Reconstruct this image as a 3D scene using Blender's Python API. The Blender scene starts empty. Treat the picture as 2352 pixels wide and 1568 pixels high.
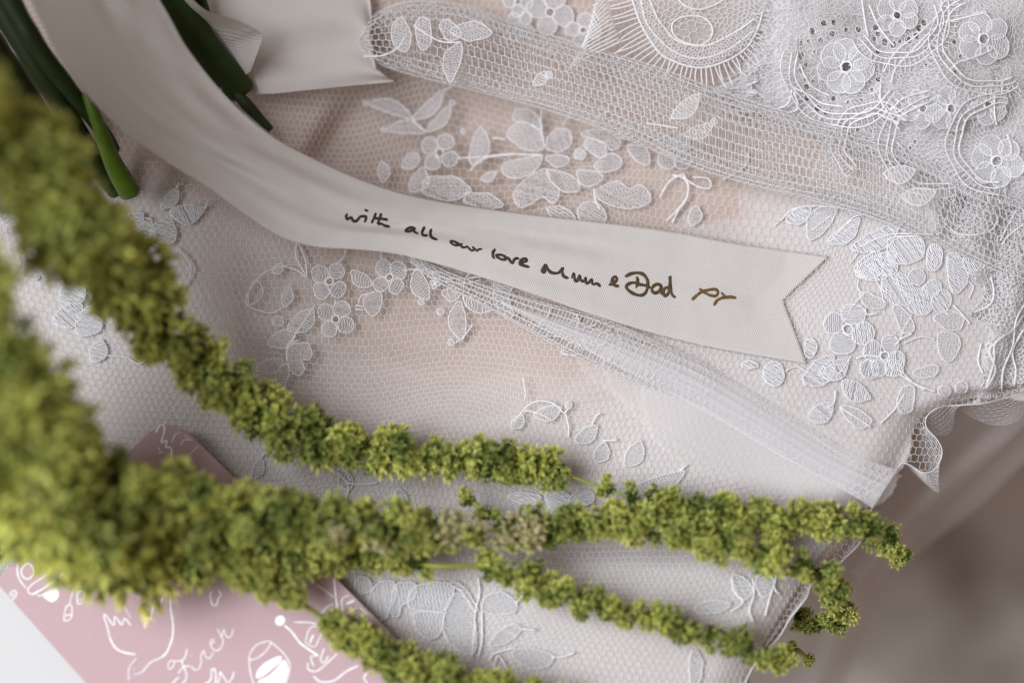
import bpy, math, random
import numpy as np
from mathutils import Vector, Matrix
random.seed(7); RNG = np.random.default_rng(7)
SC = bpy.context.scene
COL = SC.collection
# ------------------------------------------------------------------ camera
W = 2352.0; HGT = 1568.0          # units in which the picture plane was measured
PX = 0.36 / W                     # metres per unit on the table plane
DIST = 0.62; TILT = math.radians(10)
CAM = Vector((0, -DIST * math.sin(TILT), DIST * math.cos(TILT)))
cd = bpy.data.cameras.new('camera'); cam = bpy.data.objects.new('camera', cd); COL.objects.link(cam)
cam.location = CAM; cam.rotation_euler = (TILT, 0, 0)
cd.sensor_width = 36; cd.lens = 36 * DIST / 0.36
cd.clip_start = 0.01; cd.clip_end = 20
cd.dof.use_dof = True; cd.dof.focus_distance = 0.618; cd.dof.aperture_fstop = 2.2; cd.dof.aperture_blades = 9
SC.camera = cam
# ------------------------------------------------------------------ light
SC.view_settings.view_transform = 'Standard'; SC.view_settings.look = 'None'
SC.view_settings.exposure = 0.0; SC.view_settings.gamma = 1.0
wd = bpy.data.worlds.new('World'); SC.world = wd; wd.use_nodes = True
bg = wd.node_tree.nodes['Background']; bg.inputs[0].default_value = (0.70, 0.52, 0.42, 1); bg.inputs[1].default_value = 0.36
def area(name, loc, target, size, power, color, spread=180):
    l = bpy.data.lights.new(name, 'AREA'); l.shape = 'RECTANGLE'; l.size = size[0]; l.size_y = size[1]
    l.energy = power; l.color = color; l.spread = math.radians(spread)
    o = bpy.data.objects.new(name, l); COL.objects.link(o); o.location = loc
    o.rotation_euler = (Vector(target) - Vector(loc)).to_track_quat('-Z', 'Y').to_euler(); return o
area('window_light', (-1.05, -0.10, 1.64), (0.06, -0.08, 0), (1.3, 1.3), 31.5, (0.89, 0.93, 1.0), 120)
SC.cycles.max_bounces = 8; SC.cycles.transparent_max_bounces = 24
SC.cycles.caustics_reflective = False; SC.cycles.caustics_refractive = False

# ------------------------------------------------------------------ geometry helpers
CT, ST = math.cos(TILT), math.sin(TILT)
def P(u, v, h):
    """table point (u across, v down) lifted to height h, as metres"""
    u = np.asarray(u, float); v = np.asarray(v, float); h = np.asarray(h, float) + 0 * u
    a = (u - W / 2) * PX / DIST; b = (HGT / 2 - v) * PX / DIST
    dx = a; dy = b * CT + ST; dz = b * ST - CT
    t = (h - CAM.z) / dz
    return np.stack([dx * t, CAM.y + dy * t, h + 0 * t], -1)
def mesh(name, V, F, mats, parent=None, smooth=True, mi=None):
    me = bpy.data.meshes.new(name); V = np.asarray(V, np.float32).reshape(-1, 3)
    me.vertices.add(len(V)); me.vertices.foreach_set('co', V.ravel())
    if isinstance(F, np.ndarray):
        n, k = F.shape; lt = np.full(n, k, np.int32); ls = np.arange(n, dtype=np.int32) * k; fl = F.ravel()
    else:
        lt = np.array([len(f) for f in F], np.int32); ls = np.concatenate([[0], np.cumsum(lt)[:-1]]).astype(np.int32)
        fl = np.fromiter((i for f in F for i in f), np.int32)
    me.loops.add(len(fl)); me.loops.foreach_set('vertex_index', fl.astype(np.int32))
    me.polygons.add(len(lt)); me.polygons.foreach_set('loop_start', ls); me.polygons.foreach_set('loop_total', lt)
    me.polygons.foreach_set('use_smooth', np.full(len(lt), bool(smooth)))
    for m in (mats if isinstance(mats, (list, tuple)) else [mats]): me.materials.append(m)
    if mi is not None: me.polygons.foreach_set('material_index', np.asarray(mi, np.int32))
    me.update(calc_edges=True)
    o = bpy.data.objects.new(name, me); COL.objects.link(o)
    if parent: o.parent = parent
    return o
def tag(o, label=None, cat=None, group=None, kind=None):
    for k, x in (('label', label), ('category', cat), ('group', group), ('kind', kind)):
        if x: o[k] = x
    return o
def thing(name, label, cat, group=None):
    o = bpy.data.objects.new(name, None); COL.objects.link(o); o.empty_display_size = 0.01
    return tag(o, label, cat, group)
class MB:
    """collects quads/tris with a material index per face"""
    def __init__(s): s.V = []; s.F = []; s.M = []; s.n = 0
    def add(s, V, F, m=0):
        V = np.asarray(V, float).reshape(-1, 3); s.V.append(V)
        for f in F: s.F.append([i + s.n for i in f]); s.M.append(m)
        s.n += len(V)
    def tube(s, pts, r, sides=5, closed=False, m=0, caps=True):
        pts = np.asarray(pts, float); n = len(pts)
        if n < 2: return
        if closed: T = np.roll(pts, -1, 0) - np.roll(pts, 1, 0)
        else: T = np.gradient(pts, axis=0)
        T /= np.linalg.norm(T, axis=1, keepdims=True) + 1e-12
        up = np.where(np.abs(T[:, 2:3]) > 0.9, [[1., 0, 0]], [[0, 0, 1.]])
        A = np.cross(T, up); A /= np.linalg.norm(A, axis=1, keepdims=True) + 1e-12; B = np.cross(T, A)
        r = np.broadcast_to(np.asarray(r, float), (n,))[:, None, None]
        th = np.arange(sides) * 2 * math.pi / sides
        V = pts[:, None] + r * (np.cos(th)[None, :, None] * A[:, None] + np.sin(th)[None, :, None] * B[:, None])
        F = []
        for i in range(n if closed else n - 1):
            j = (i + 1) % n
            for k in range(sides):
                k2 = (k + 1) % sides; F.append((i * sides + k, i * sides + k2, j * sides + k2, j * sides + k))
        if caps and not closed:
            F.append(tuple(range(sides))[::-1]); F.append(tuple((n - 1) * sides + k for k in range(sides)))
        s.add(V, F, m)
    def build(s, name, mats, parent=None, smooth=True):
        return mesh(name, np.concatenate(s.V), s.F, mats, parent, smooth, s.M)
def spline(pts, step=8.0, closed=False):
    """Catmull-Rom through 2-D..n-D points, resampled about every `step` (first two coordinates)"""
    p = np.asarray(pts, float); n = len(p)
    if n == 2 and not closed:
        k = max(2, int(np.linalg.norm(p[1, :2] - p[0, :2]) / step) + 1)
        t = np.linspace(0, 1, k)[:, None]; return p[0] * (1 - t) + p[1] * t
    out = []
    for i in range(n if closed else n - 1):
        if closed: a, b, c, d = p[(i - 1) % n], p[i], p[(i + 1) % n], p[(i + 2) % n]
        else: a, b, c, d = p[max(i - 1, 0)], p[i], p[i + 1], p[min(i + 2, n - 1)]
        k = max(1, int(np.linalg.norm(c[:2] - b[:2]) / step + 0.5))
        t = (np.arange(k) / k)[:, None]
        out.append(0.5 * ((2 * b) + (-a + c) * t + (2 * a - 5 * b + 4 * c - d) * t ** 2 + (-a + 3 * b - 3 * c + d) * t ** 3))
    if not closed: out.append(p[-1:])
    return np.concatenate(out)
def resample(p, n):
    p = np.asarray(p, float); s = np.concatenate([[0], np.cumsum(np.linalg.norm(np.diff(p[:, :2], axis=0), axis=1))])
    t = np.linspace(0, s[-1], n); return np.stack([np.interp(t, s, p[:, k]) for k in range(p.shape[1])], -1)
def inside(poly, u, v):
    poly = np.asarray(poly, float); r = np.zeros(np.shape(u), bool); j = len(poly) - 1
    for i in range(len(poly)):
        xi, yi = poly[i]; xj, yj = poly[j]
        if yi != yj:
            c = ((yi > v) != (yj > v)) & (u < (xj - xi) * (v - yi) / (yj - yi) + xi); r ^= c
        j = i
    return r
def G(u, v, cu, cv, su, sv, rot=0.0):
    c, s = math.cos(rot), math.sin(rot); a = (u - cu) * c + (v - cv) * s; b = -(u - cu) * s + (v - cv) * c
    return np.exp(-0.5 * ((a / su) ** 2 + (b / sv) ** 2))
def vnoise(u, v, sc, seed):
    """smooth value noise in -1..1"""
    r = np.random.default_rng(seed).uniform(-1, 1, (64, 64)); x = np.asarray(u) / sc + 1000; y = np.asarray(v) / sc + 1000
    i = np.floor(x).astype(int); j = np.floor(y).astype(int); f = x - i; g = y - j
    f = f * f * (3 - 2 * f); g = g * g * (3 - 2 * g)
    q = lambda a, b: r[a % 64, b % 64]
    return (q(i, j) * (1 - f) + q(i + 1, j) * f) * (1 - g) + (q(i, j + 1) * (1 - f) + q(i + 1, j + 1) * f) * g

# ------------------------------------------------------------------ materials
def mat(name):
    m = bpy.data.materials.new(name); m.use_nodes = True; nt = m.node_tree; nt.nodes.clear()
    out = nt.nodes.new('ShaderNodeOutputMaterial'); return m, nt, out
def N(nt, t, **kw):
    n = nt.nodes.new(t)
    for k, x in kw.items():
        if k in n.inputs: n.inputs[k].default_value = x
        else: setattr(n, k, x)
    return n
def bump(nt, hgt, strength, dist):
    b = N(nt, 'ShaderNodeBump'); b.inputs['Strength'].default_value = strength; b.inputs['Distance'].default_value = dist
    nt.links.new(hgt, b.inputs['Height']); return b
def cloth(name, col, rough=0.6, trans=0.25, alpha=1.0, sheen=0.0, spec=0.25, weave=None, mottle=None, crumple=None):
    """diffuse + translucent cloth, optionally sheer, woven, mottled and crumpled"""
    m, nt, out = mat(name); L = nt.links.new
    pr = N(nt, 'ShaderNodeBsdfPrincipled'); pr.inputs['Roughness'].default_value = rough
    pr.inputs['Specular IOR Level'].default_value = spec; pr.inputs['Sheen Weight'].default_value = sheen
    pr.inputs['Base Color'].default_value = (*col, 1)
    tr = N(nt, 'ShaderNodeBsdfTranslucent'); tr.inputs[0].default_value = (*col, 1)
    tc = N(nt, 'ShaderNodeTexCoord')
    if mottle:
        nz = N(nt, 'ShaderNodeTexNoise'); nz.inputs['Scale'].default_value = mottle[0]; nz.inputs['Detail'].default_value = 4
        L(tc.outputs['Object'], nz.inputs['Vector'])
        cr = N(nt, 'ShaderNodeValToRGB'); cr.color_ramp.elements[0].position = 0.35; cr.color_ramp.elements[1].position = 0.65
        cr.color_ramp.elements[0].color = (*mottle[1], 1); cr.color_ramp.elements[1].color = (*col, 1)
        L(nz.outputs['Fac'], cr.inputs[0]); L(cr.outputs[0], pr.inputs['Base Color']); L(cr.outputs[0], tr.inputs[0])
    nrm = None
    if crumple:
        c1 = N(nt, 'ShaderNodeTexNoise'); c1.inputs['Scale'].default_value = crumple[0]; c1.inputs['Detail'].default_value = 3
        L(tc.outputs['Object'], c1.inputs['Vector']); b = bump(nt, c1.outputs['Fac'], crumple[1], 0.002); nrm = b
    if weave:
        mp = N(nt, 'ShaderNodeMapping'); mp.inputs['Rotation'].default_value = (0, 0, weave[2]); L(tc.outputs['Object'], mp.inputs['Vector'])
        w1 = N(nt, 'ShaderNodeTexWave', wave_type='BANDS', bands_direction='X'); w2 = N(nt, 'ShaderNodeTexWave', wave_type='BANDS', bands_direction='Y')
        for w_ in (w1, w2): w_.inputs['Scale'].default_value = weave[0]; w_.inputs['Distortion'].default_value = 0.6; L(mp.outputs[0], w_.inputs['Vector'])
        mx = N(nt, 'ShaderNodeMath', operation='ADD'); L(w1.outputs['Fac'], mx.inputs[0]); L(w2.outputs['Fac'], mx.inputs[1])
        b2 = bump(nt, mx.outputs[0], weave[1], 0.0003)
        if nrm: L(nrm.outputs[0], b2.inputs['Normal'])
        nrm = b2
    if nrm: L(nrm.outputs[0], pr.inputs['Normal']); L(nrm.outputs[0], tr.inputs['Normal'])
    mix = N(nt, 'ShaderNodeMixShader'); mix.inputs[0].default_value = trans
    L(pr.outputs[0], mix.inputs[1]); L(tr.outputs[0], mix.inputs[2]); last = mix
    if alpha < 1:
        tp = N(nt, 'ShaderNodeBsdfTransparent'); m2 = N(nt, 'ShaderNodeMixShader'); m2.inputs[0].default_value = alpha
        L(tp.outputs[0], m2.inputs[1]); L(mix.outputs[0], m2.inputs[2]); last = m2
    L(last.outputs[0], out.inputs['Surface']); return m
M_LINING = cloth('satin lining', (0.505, 0.418, 0.37), 0.55, 0.10, weave=(420, 0.10, 0.2), crumple=(14, 0.25), spec=0.2, mottle=(9, (0.445, 0.355, 0.305)))
M_THREAD = cloth('white thread', (0.89, 0.875, 0.875), 0.45, 0.30, spec=0.35)
M_SILK = cloth('silky stitch thread', (0.86, 0.86, 0.88), 0.28, 0.20, spec=0.7)
M_FILL = cloth('stitched lace filling', (0.76, 0.75, 0.76), 0.5, 0.35, alpha=0.26)
M_VEIL = cloth('fine white tulle', (0.85, 0.835, 0.84), 0.6, 0.35, alpha=0.34)
M_SOLID = cloth('dense lace', (0.88, 0.865, 0.87), 0.6, 0.3, alpha=0.82)
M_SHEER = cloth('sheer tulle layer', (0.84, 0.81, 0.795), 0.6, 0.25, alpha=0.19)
M_RIBBON = cloth('cotton ribbon', (0.68, 0.65, 0.615), 0.75, 0.22, alpha=0.90, spec=0.12, weave=(520, 0.45, 0.35), crumple=(45, 0.55))
M_UNDER = cloth('sheer underskirt', (0.72, 0.68, 0.67), 0.7, 0.35, alpha=0.55)
M_PAPER = cloth('white paper', (0.58, 0.58, 0.57), 0.7, 0.1, crumple=(60, 0.05))
def ink(name, col, col2):
    m, nt, out = mat(name); pr = N(nt, 'ShaderNodeBsdfPrincipled'); pr.inputs['Roughness'].default_value = 0.45
    tc = N(nt, 'ShaderNodeTexCoord'); nz = N(nt, 'ShaderNodeTexNoise'); nz.inputs['Scale'].default_value = 900
    nt.links.new(tc.outputs['Object'], nz.inputs['Vector'])
    cr = N(nt, 'ShaderNodeValToRGB'); cr.color_ramp.elements[0].color = (*col, 1); cr.color_ramp.elements[1].color = (*col2, 1)
    cr.color_ramp.elements[0].position = 0.4; cr.color_ramp.elements[1].position = 0.65
    nt.links.new(nz.outputs['Fac'], cr.inputs[0]); nt.links.new(cr.outputs[0], pr.inputs['Base Color'])
    nt.links.new(pr.outputs[0], out.inputs['Surface']); return m
M_INK = ink('dark brown ink', (0.022, 0.014, 0.006), (0.030, 0.019, 0.008))
M_INK2 = ink('golden brown ink', (0.048, 0.027, 0.008), (0.070, 0.041, 0.013))
M_GOLD = ink('gold ink', (0.085, 0.046, 0.010), (0.14, 0.080, 0.022))
def pink_card():
    m, nt, out = mat('pink card'); pr = N(nt, 'ShaderNodeBsdfPrincipled'); pr.inputs['Roughness'].default_value = 0.75; pr.inputs['Specular IOR Level'].default_value = 0.15
    tc = N(nt, 'ShaderNodeTexCoord'); nz = N(nt, 'ShaderNodeTexNoise'); nz.inputs['Scale'].default_value = 700; nz.inputs['Detail'].default_value = 3
    nt.links.new(tc.outputs['Object'], nz.inputs['Vector'])
    cr = N(nt, 'ShaderNodeValToRGB'); cr.color_ramp.elements[0].color = (0.425, 0.298, 0.312, 1); cr.color_ramp.elements[1].color = (0.465, 0.332, 0.345, 1)
    nt.links.new(nz.outputs['Fac'], cr.inputs[0]); nt.links.new(cr.outputs[0], pr.inputs['Base Color'])
    nt.links.new(bump(nt, nz.outputs['Fac'], 0.08, 0.0004).outputs[0], pr.inputs['Normal'])
    nt.links.new(pr.outputs[0], out.inputs['Surface']); return m
M_CARD = pink_card()
M_EDGE = ink('dark red card edge', (0.10, 0.015, 0.012), (0.14, 0.02, 0.016))
M_PRINT = ink('white print', (0.78, 0.80, 0.80), (0.84, 0.85, 0.85))
def plant(name, dark, light, attr=None, rough=0.45, trans=0.25, noise=250, rand=None):
    m, nt, out = mat(name); L = nt.links.new
    pr = N(nt, 'ShaderNodeBsdfPrincipled'); pr.inputs['Roughness'].default_value = rough; pr.inputs['Specular IOR Level'].default_value = 0.3
    tr = N(nt, 'ShaderNodeBsdfTranslucent'); mix = N(nt, 'ShaderNodeMixShader'); mix.inputs[0].default_value = trans
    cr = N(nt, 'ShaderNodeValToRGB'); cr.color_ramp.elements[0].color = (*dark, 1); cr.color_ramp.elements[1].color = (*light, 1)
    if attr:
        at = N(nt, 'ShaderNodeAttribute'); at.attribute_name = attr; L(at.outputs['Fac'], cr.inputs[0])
    else:
        tc = N(nt, 'ShaderNodeTexCoord'); nz = N(nt, 'ShaderNodeTexNoise'); nz.inputs['Scale'].default_value = noise
        mp = N(nt, 'ShaderNodeMapping'); mp.inputs['Rotation'].default_value = (0, 0, 1.0); mp.inputs['Scale'].default_value = (0.12, 1, 1)
        L(tc.outputs['Object'], mp.inputs[0]); L(mp.outputs[0], nz.inputs['Vector']); L(nz.outputs['Fac'], cr.inputs[0])
        L(bump(nt, nz.outputs['Fac'], 0.2, 0.001).outputs[0], pr.inputs['Normal'])
    col = cr.outputs[0]
    if rand:
        oi = N(nt, 'ShaderNodeObjectInfo'); c2 = N(nt, 'ShaderNodeValToRGB'); c2.color_ramp.interpolation = 'LINEAR'
        e = c2.color_ramp.elements; e[0].color = (0.42, 0.48, 0.42, 1); e[1].color = (*rand, 1); e[1].position = 1.0
        for pos, cc in ((0.45, (1, 1, 1)), (0.85, (1.06, 1.05, 0.95))):
            x = e.new(pos); x.color = (*cc, 1)
        L(oi.outputs['Random'], c2.inputs[0]); mx = N(nt, 'ShaderNodeMix', data_type='RGBA', blend_type='MULTIPLY')
        mx.inputs[0].default_value = 1; L(col, mx.inputs[6]); L(c2.outputs[0], mx.inputs[7]); col = mx.outputs[2]
    L(col, pr.inputs['Base Color']); L(col, tr.inputs[0])
    L(pr.outputs[0], mix.inputs[1]); L(tr.outputs[0], mix.inputs[2]); L(mix.outputs[0], out.inputs['Surface']); return m
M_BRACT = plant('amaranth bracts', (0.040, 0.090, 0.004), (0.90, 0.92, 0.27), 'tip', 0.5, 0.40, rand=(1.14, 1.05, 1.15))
M_BRACT_SHADE = plant('shade-dark green inner bracts', (0.016, 0.036, 0.002), (0.11, 0.16, 0.018), 'tip', 0.6, 0.2)  # darker copy of the bracts, painting the shade between clumps
M_BRACT_PALE = plant('faded amaranth bracts', (0.22, 0.20, 0.06), (0.84, 0.76, 0.46), 'tip', 0.5, 0.3)
M_ASTEM = plant('amaranth stem', (0.16, 0.20, 0.02), (0.32, 0.34, 0.06), None, 0.45, 0.1, 300)
M_STEM = plant('dark green stem', (0.005, 0.014, 0.002), (0.026, 0.050, 0.006), None, 0.5, 0.0, 160)
M_STEM2 = plant('fresh green stem', (0.045, 0.105, 0.006), (0.13, 0.20, 0.016), None, 0.35, 0.05, 200)
def floor_mat():
    m, nt, out = mat('brown stone floor'); L = nt.links.new; pr = N(nt, 'ShaderNodeBsdfPrincipled'); pr.inputs['Roughness'].default_value = 0.8
    tc = N(nt, 'ShaderNodeTexCoord'); nz = N(nt, 'ShaderNodeTexNoise'); nz.inputs['Scale'].default_value = 11; nz.inputs['Detail'].default_value = 5
    L(tc.outputs['Object'], nz.inputs['Vector']); cr = N(nt, 'ShaderNodeValToRGB')
    cr.color_ramp.elements[0].position = 0.38; cr.color_ramp.elements[1].position = 0.66
    cr.color_ramp.elements[0].color = (0.20, 0.165, 0.14, 1); cr.color_ramp.elements[1].color = (0.57, 0.53, 0.50, 1)
    L(nz.outputs['Fac'], cr.inputs[0]); L(cr.outputs[0], pr.inputs['Base Color'])
    L(bump(nt, nz.outputs['Fac'], 0.4, 0.01).outputs[0], pr.inputs['Normal']); L(pr.outputs[0], out.inputs['Surface']); return m
M_FLOOR = floor_mat()

# ------------------------------------------------------------------ floor
fl = mesh('floor', [(-3, -3, -0.42), (3, -3, -0.42), (3, 3, -0.42), (-3, 3, -0.42)], [(0, 1, 2, 3)], M_FLOOR, smooth=False)
tag(fl, 'brown mottled stone floor far below the dress', kind='structure')

# ------------------------------------------------------------------ the lie of the dress
EDGE = spline([(2420, 895), (2352, 905), (2290, 918), (2262, 926), (2212, 930), (2162, 934), (2138, 946), (2126, 962), (2128, 982), (2148, 1004),
               (2160, 1022), (2164, 1042), (2156, 1064), (2140, 1082), (2118, 1084), (2094, 1070), (2074, 1062), (2062, 1074), (2038, 1108),
               (2022, 1134), (2004, 1154), (2000, 1180), (1980, 1240), (1930, 1290), (1868, 1335), (1852, 1372), (1815, 1420), (1788, 1465),
               (1745, 1510), (1715, 1560), (1690, 1640)], 10)
LIN_V = [-100, 600, 880, 900, 960, 1060, 1150, 1250, 1330, 1460, 1568, 1680]
LIN_U = [2480, 2480, 2440, 2250, 2110, 2060, 1990, 1945, 1850, 1770, 1700, 1660]
def H(u, v):
    """height of the lining"""
    u = np.asarray(u, float); v = np.asarray(v, float)
    h = 0.0022 * vnoise(u, v, 330, 3) + 0.0012 * vnoise(u * 0.5, v, 110, 5)
    h = h - 0.022 * G(u, v, 950, 300, 250, 100, 0.15) - 0.010 * G(u, v, 1320, 210, 330, 90, 0.3)
    h = h - 0.007 * G(u, v, 900, 860, 230, 55, 0.12) - 0.006 * G(u, v, 900, 660, 260, 50, 0.1)
    h = h + 0.007 * G(u, v, 690, 330, 30, 90, 0.6) - 0.006 * G(u, v, 760, 330, 25, 80, 0.6)
    h = h + 0.006 * G(u, v, 420, 640, 200, 160, 0) + 0.005 * G(u, v, 1900, 980, 300, 120, 0.45)
    h = h - 0.006 * G(u, v, 1450, 1240, 260, 40, -0.05) + 0.005 * G(u, v, 1550, 1400, 350, 60, 0.1)
    h = h + 0.010 * G(u, v, 2200, 600, 200, 200, 0) - 0.004 * G(u, v, 1500, 480, 300, 60, 0.2)
    ub = np.interp(v, LIN_V, LIN_U); d = np.clip((u - ub + 90) / 90, 0, 1)
    return h - 0.006 * d ** 2
def HN(u, v):
    """height of the net lying over it"""
    gap = 0.0011 + 0.010 * G(u, v, 950, 300, 250, 100, 0.15) + 0.006 * G(u, v, 900, 860, 230, 60, 0.12) + 0.004 * G(u, v, 900, 660, 260, 50, 0.1) \
        + 0.004 * G(u, v, 1450, 1240, 260, 45, -0.05) + 0.0012 * (vnoise(u, v, 140, 9) * 0.5 + 0.5)
    return H(u, v) + gap
dress = thing('lace_dress', 'white floral lace net laid in folds over a cream satin lining', 'dress')
nu, nv = 240, 150
vv = np.linspace(-160, 1720, nv); rows = []
for v in vv:
    ub = np.interp(v, LIN_V, LIN_U); u = np.linspace(-170, ub, nu); top = P(u, v, H(u, v))
    e = top[-1]; hang = np.stack([[e[0] - 0.0015 * k, e[1], e[2] - 0.012 * k ** 1.1] for k in range(1, 13)])
    rows.append(np.concatenate([top, hang]))
R = np.array(rows); nc = R.shape[1]
idx = np.arange(nv * nc).reshape(nv, nc)
quads = lambda I: np.stack([I[:-1, :-1], I[1:, :-1], I[1:, 1:], I[:-1, 1:]], -1).reshape(-1, 4)
mesh('satin_lining', R, quads(idx), M_LINING, dress)


def prisms(A, B, r, sides=3):
    T = B - A; ln = np.linalg.norm(T, axis=1, keepdims=True); ok = (ln[:, 0] > 1e-6); A, B, T, ln = A[ok], B[ok], T[ok], ln[ok]; T = T / ln
    up = np.where(np.abs(T[:, 2:3]) > 0.9, [[1., 0, 0]], [[0, 0, 1.]]); X = np.cross(T, up); X /= np.linalg.norm(X, axis=1, keepdims=True); Y = np.cross(T, X)
    th = np.arange(sides) * 2 * math.pi / sides + math.pi / 2
    ring = np.cos(th)[None, :, None] * X[:, None] + np.sin(th)[None, :, None] * Y[:, None]
    r = np.broadcast_to(r, (len(A),))[:, None, None] if np.ndim(r) else r
    V = np.concatenate([A[:, None] + r * ring, B[:, None] + r * ring], 1)
    n = len(A); base = (np.arange(n) * 2 * sides)[:, None, None]
    F = np.array([[k, (k + 1) % sides, sides + (k + 1) % sides, sides + k] for k in range(sides)])[None] + base
    return V.reshape(-1, 3), F.reshape(-1, 4)
def lattice(s0, s1, t0, t1, ps, pt, zig=0.15):
    """brick-hexagon net: returns node arrays a,b (s,t) of each thread piece"""
    I = np.arange(int(s0 / ps) - 1, int(s1 / ps) + 2); J = np.arange(int(t0 / pt) - 1, int(t1 / pt) + 2)
    i, j = np.meshgrid(I, J); i = i.ravel(); j = j.ravel()
    node = lambda i, j, k: np.stack([(i + 0.5 * (j % 2)) * ps, (j + (1 - zig if k else 0.0)) * pt], -1)
    A0 = node(i, j, 0); B0 = node(i, j, 1)
    up_l = node(i - 1 + (j % 2), j + 1, 0); up_r = node(i + (j % 2), j + 1, 0)
    a = np.concatenate([A0, B0, B0]); b = np.concatenate([B0, up_l, up_r]); return a, b
def jig(p, amt, seed):
    return p + np.stack([vnoise(p[:, 0] * 3.1, p[:, 1] * 3.1, 23, seed), vnoise(p[:, 0] * 3.1, p[:, 1] * 3.1, 23, seed + 1)], -1) * amt
def warp(p, amp, sc, seed):
    return p + np.stack([vnoise(p[:, 0], p[:, 1], sc, seed), vnoise(p[:, 0], p[:, 1], sc, seed + 1)], -1) * amp
def flat_net(name, poly, hfun, ps, pt, r, parent, rot=0.0, wamp=24, wsc=260, seed=1, jit=1.2, holes=(), mtl=None, keep=None):
    poly = np.asarray(poly, float); c = poly.mean(0); ext = np.abs(poly - c).max() * 1.5
    a, b = lattice(-ext, ext, -ext, ext, ps, pt)
    cr, sr = math.cos(rot), math.sin(rot); Rm = np.array([[cr, sr], [-sr, cr]])
    f = lambda p: jig(warp(p @ Rm + c, wamp, wsc, seed), jit, seed + 5)
    a, b = f(a), f(b); ok = inside(poly, a[:, 0], a[:, 1]) & inside(poly, b[:, 0], b[:, 1])
    for q in holes: ok &= ~inside(q, a[:, 0], a[:, 1])
    a, b = a[ok], b[ok]
    if keep: k = RNG.random(len(a)) < keep; a, b = a[k], b[k]
    V, F = prisms(P(a[:, 0], a[:, 1], hfun(a[:, 0], a[:, 1])), P(b[:, 0], b[:, 1], hfun(b[:, 0], b[:, 1])), r * PX)
    return tag(mesh(name, V, F, mtl or M_THREAD, parent), kind='stuff')
NET = np.concatenate([[(-160, -120), (2420, -120)], EDGE])
NET = np.concatenate([NET, [(-160, 1640)]])
flat_net('net', NET, HN, 15.5, 15, 0.56, dress, rot=0.05, wamp=52, wsc=260, seed=11, jit=1.9)

def sheet(name, poly, hf, m, parent, step=16, holes=()):
    poly = np.asarray(poly, float); a = poly.min(0); b = poly.max(0); us = np.arange(a[0], b[0] + step, step); vs = np.arange(a[1], b[1] + step, step)
    uu, vv = np.meshgrid(us, vs); I = np.arange(uu.size).reshape(uu.shape); F = quads(I); cu = uu.ravel()[F].mean(1); cv = vv.ravel()[F].mean(1); ok = inside(poly, cu, cv)
    for q in holes: ok &= ~inside(q, cu, cv)
    F = F[ok]
    used = np.unique(F); mp = np.full(uu.size, -1); mp[used] = np.arange(len(used)); u = uu.ravel()[used]; v = vv.ravel()[used]
    return mesh(name, P(u, v, hf(u, v)), mp[F], m, parent)
def tube_net(name, top, bot, h0, bulge, parent, ps=18, r=1.05, seed=2, under=0.45, scale=1.0, wob=0.0):
    n = 200; tp = resample(spline(top), n); bt = resample(spline(bot), n); mid = 0.5 * (tp + bt)
    L = np.concatenate([[0], np.cumsum(np.linalg.norm(np.diff(mid, axis=0), axis=1))])
    wid = np.linalg.norm(tp - bt, axis=1) * scale; circ = max(4, int(2.1 * wid.max() / ps))
    a, b = lattice(0, L[-1], 0, circ - 0.001, ps, 1.0)
    ok = (a[:, 0] >= 0) & (b[:, 0] <= L[-1]) & (a[:, 1] >= 0) & (a[:, 1] < circ); a, b = a[ok], b[ok]
    def f(p):
        s = np.clip(p[:, 0] + 3 * vnoise(p[:, 0], p[:, 1] * 20, 60, seed), 0, L[-1])
        th = p[:, 1] / circ * 2 * math.pi + 0.25 * vnoise(s, s * 0, 300, seed + 3)
        g = lambda arr: np.interp(s, L, arr)
        t0 = np.stack([g(tp[:, 0]), g(tp[:, 1])], -1); b0 = np.stack([g(bt[:, 0]), g(bt[:, 1])], -1)
        m = (t0 + b0) / 2; d = (b0 - t0) / 2 * scale
        q = m - d * np.cos(th)[:, None] * (1 + wob * vnoise(s, p[:, 1] * 40, 120, seed + 4))[:, None]
        w_ = g(wid) / wid.max(); z = np.sin(th); z = np.where(z < 0, z * under, z)
        hh = np.interp(s / L[-1], np.linspace(0, 1, len(h0)), h0); bb = np.interp(s / L[-1], np.linspace(0, 1, len(bulge)), bulge)
        return q[:, 0], q[:, 1], hh + bb * z * w_ ** 0.5 + 0.0006 * vnoise(q[:, 0], q[:, 1], 60, seed + 8)
    V, F = prisms(P(*f(a)), P(*f(b)), r * PX); return tag(mesh(name, V, F, M_THREAD, parent), kind='stuff')
FA_T = [(821, 92), (835, 55), (880, 22), (960, 2), (1080, 14), (1180, 52), (1330, 100), (1500, 150), (1650, 205), (1800, 255), (1950, 300), (2100, 345), (2250, 420), (2420, 480)]
FA_B = [(822, 96), (838, 126), (900, 160), (1050, 200), (1180, 232), (1300, 268), (1450, 325), (1600, 388), (1750, 432), (1900, 470), (2030, 510), (2150, 560), (2280, 620), (2420, 680)]
tube_net('folded_net', FA_T, FA_B, [0.0, 0.006, 0.010, 0.012], [0.013, 0.012, 0.010, 0.007], dress, seed=21, under=.45, r=0.95, ps=16)
_t, _b = resample(spline(FA_T), 90), resample(spline(FA_B), 90)
for k, (f0, f1) in enumerate(((.02, .36), (.04, .26), (.72, .98), (.80, .97))):
    pl = np.concatenate([_t * (1 - f0) + _b * f0, (_t * (1 - f1) + _b * f1)[::-1]])
    flat_net('folded_net', pl, (lambda e: (lambda u, v: e + 0 * np.asarray(u)))((.011, .007, .010, .006)[k]), 15, 13, 0.75, dress, rot=.33 + .05 * k, wamp=20, wsc=120, seed=171 + 5 * k)
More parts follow.
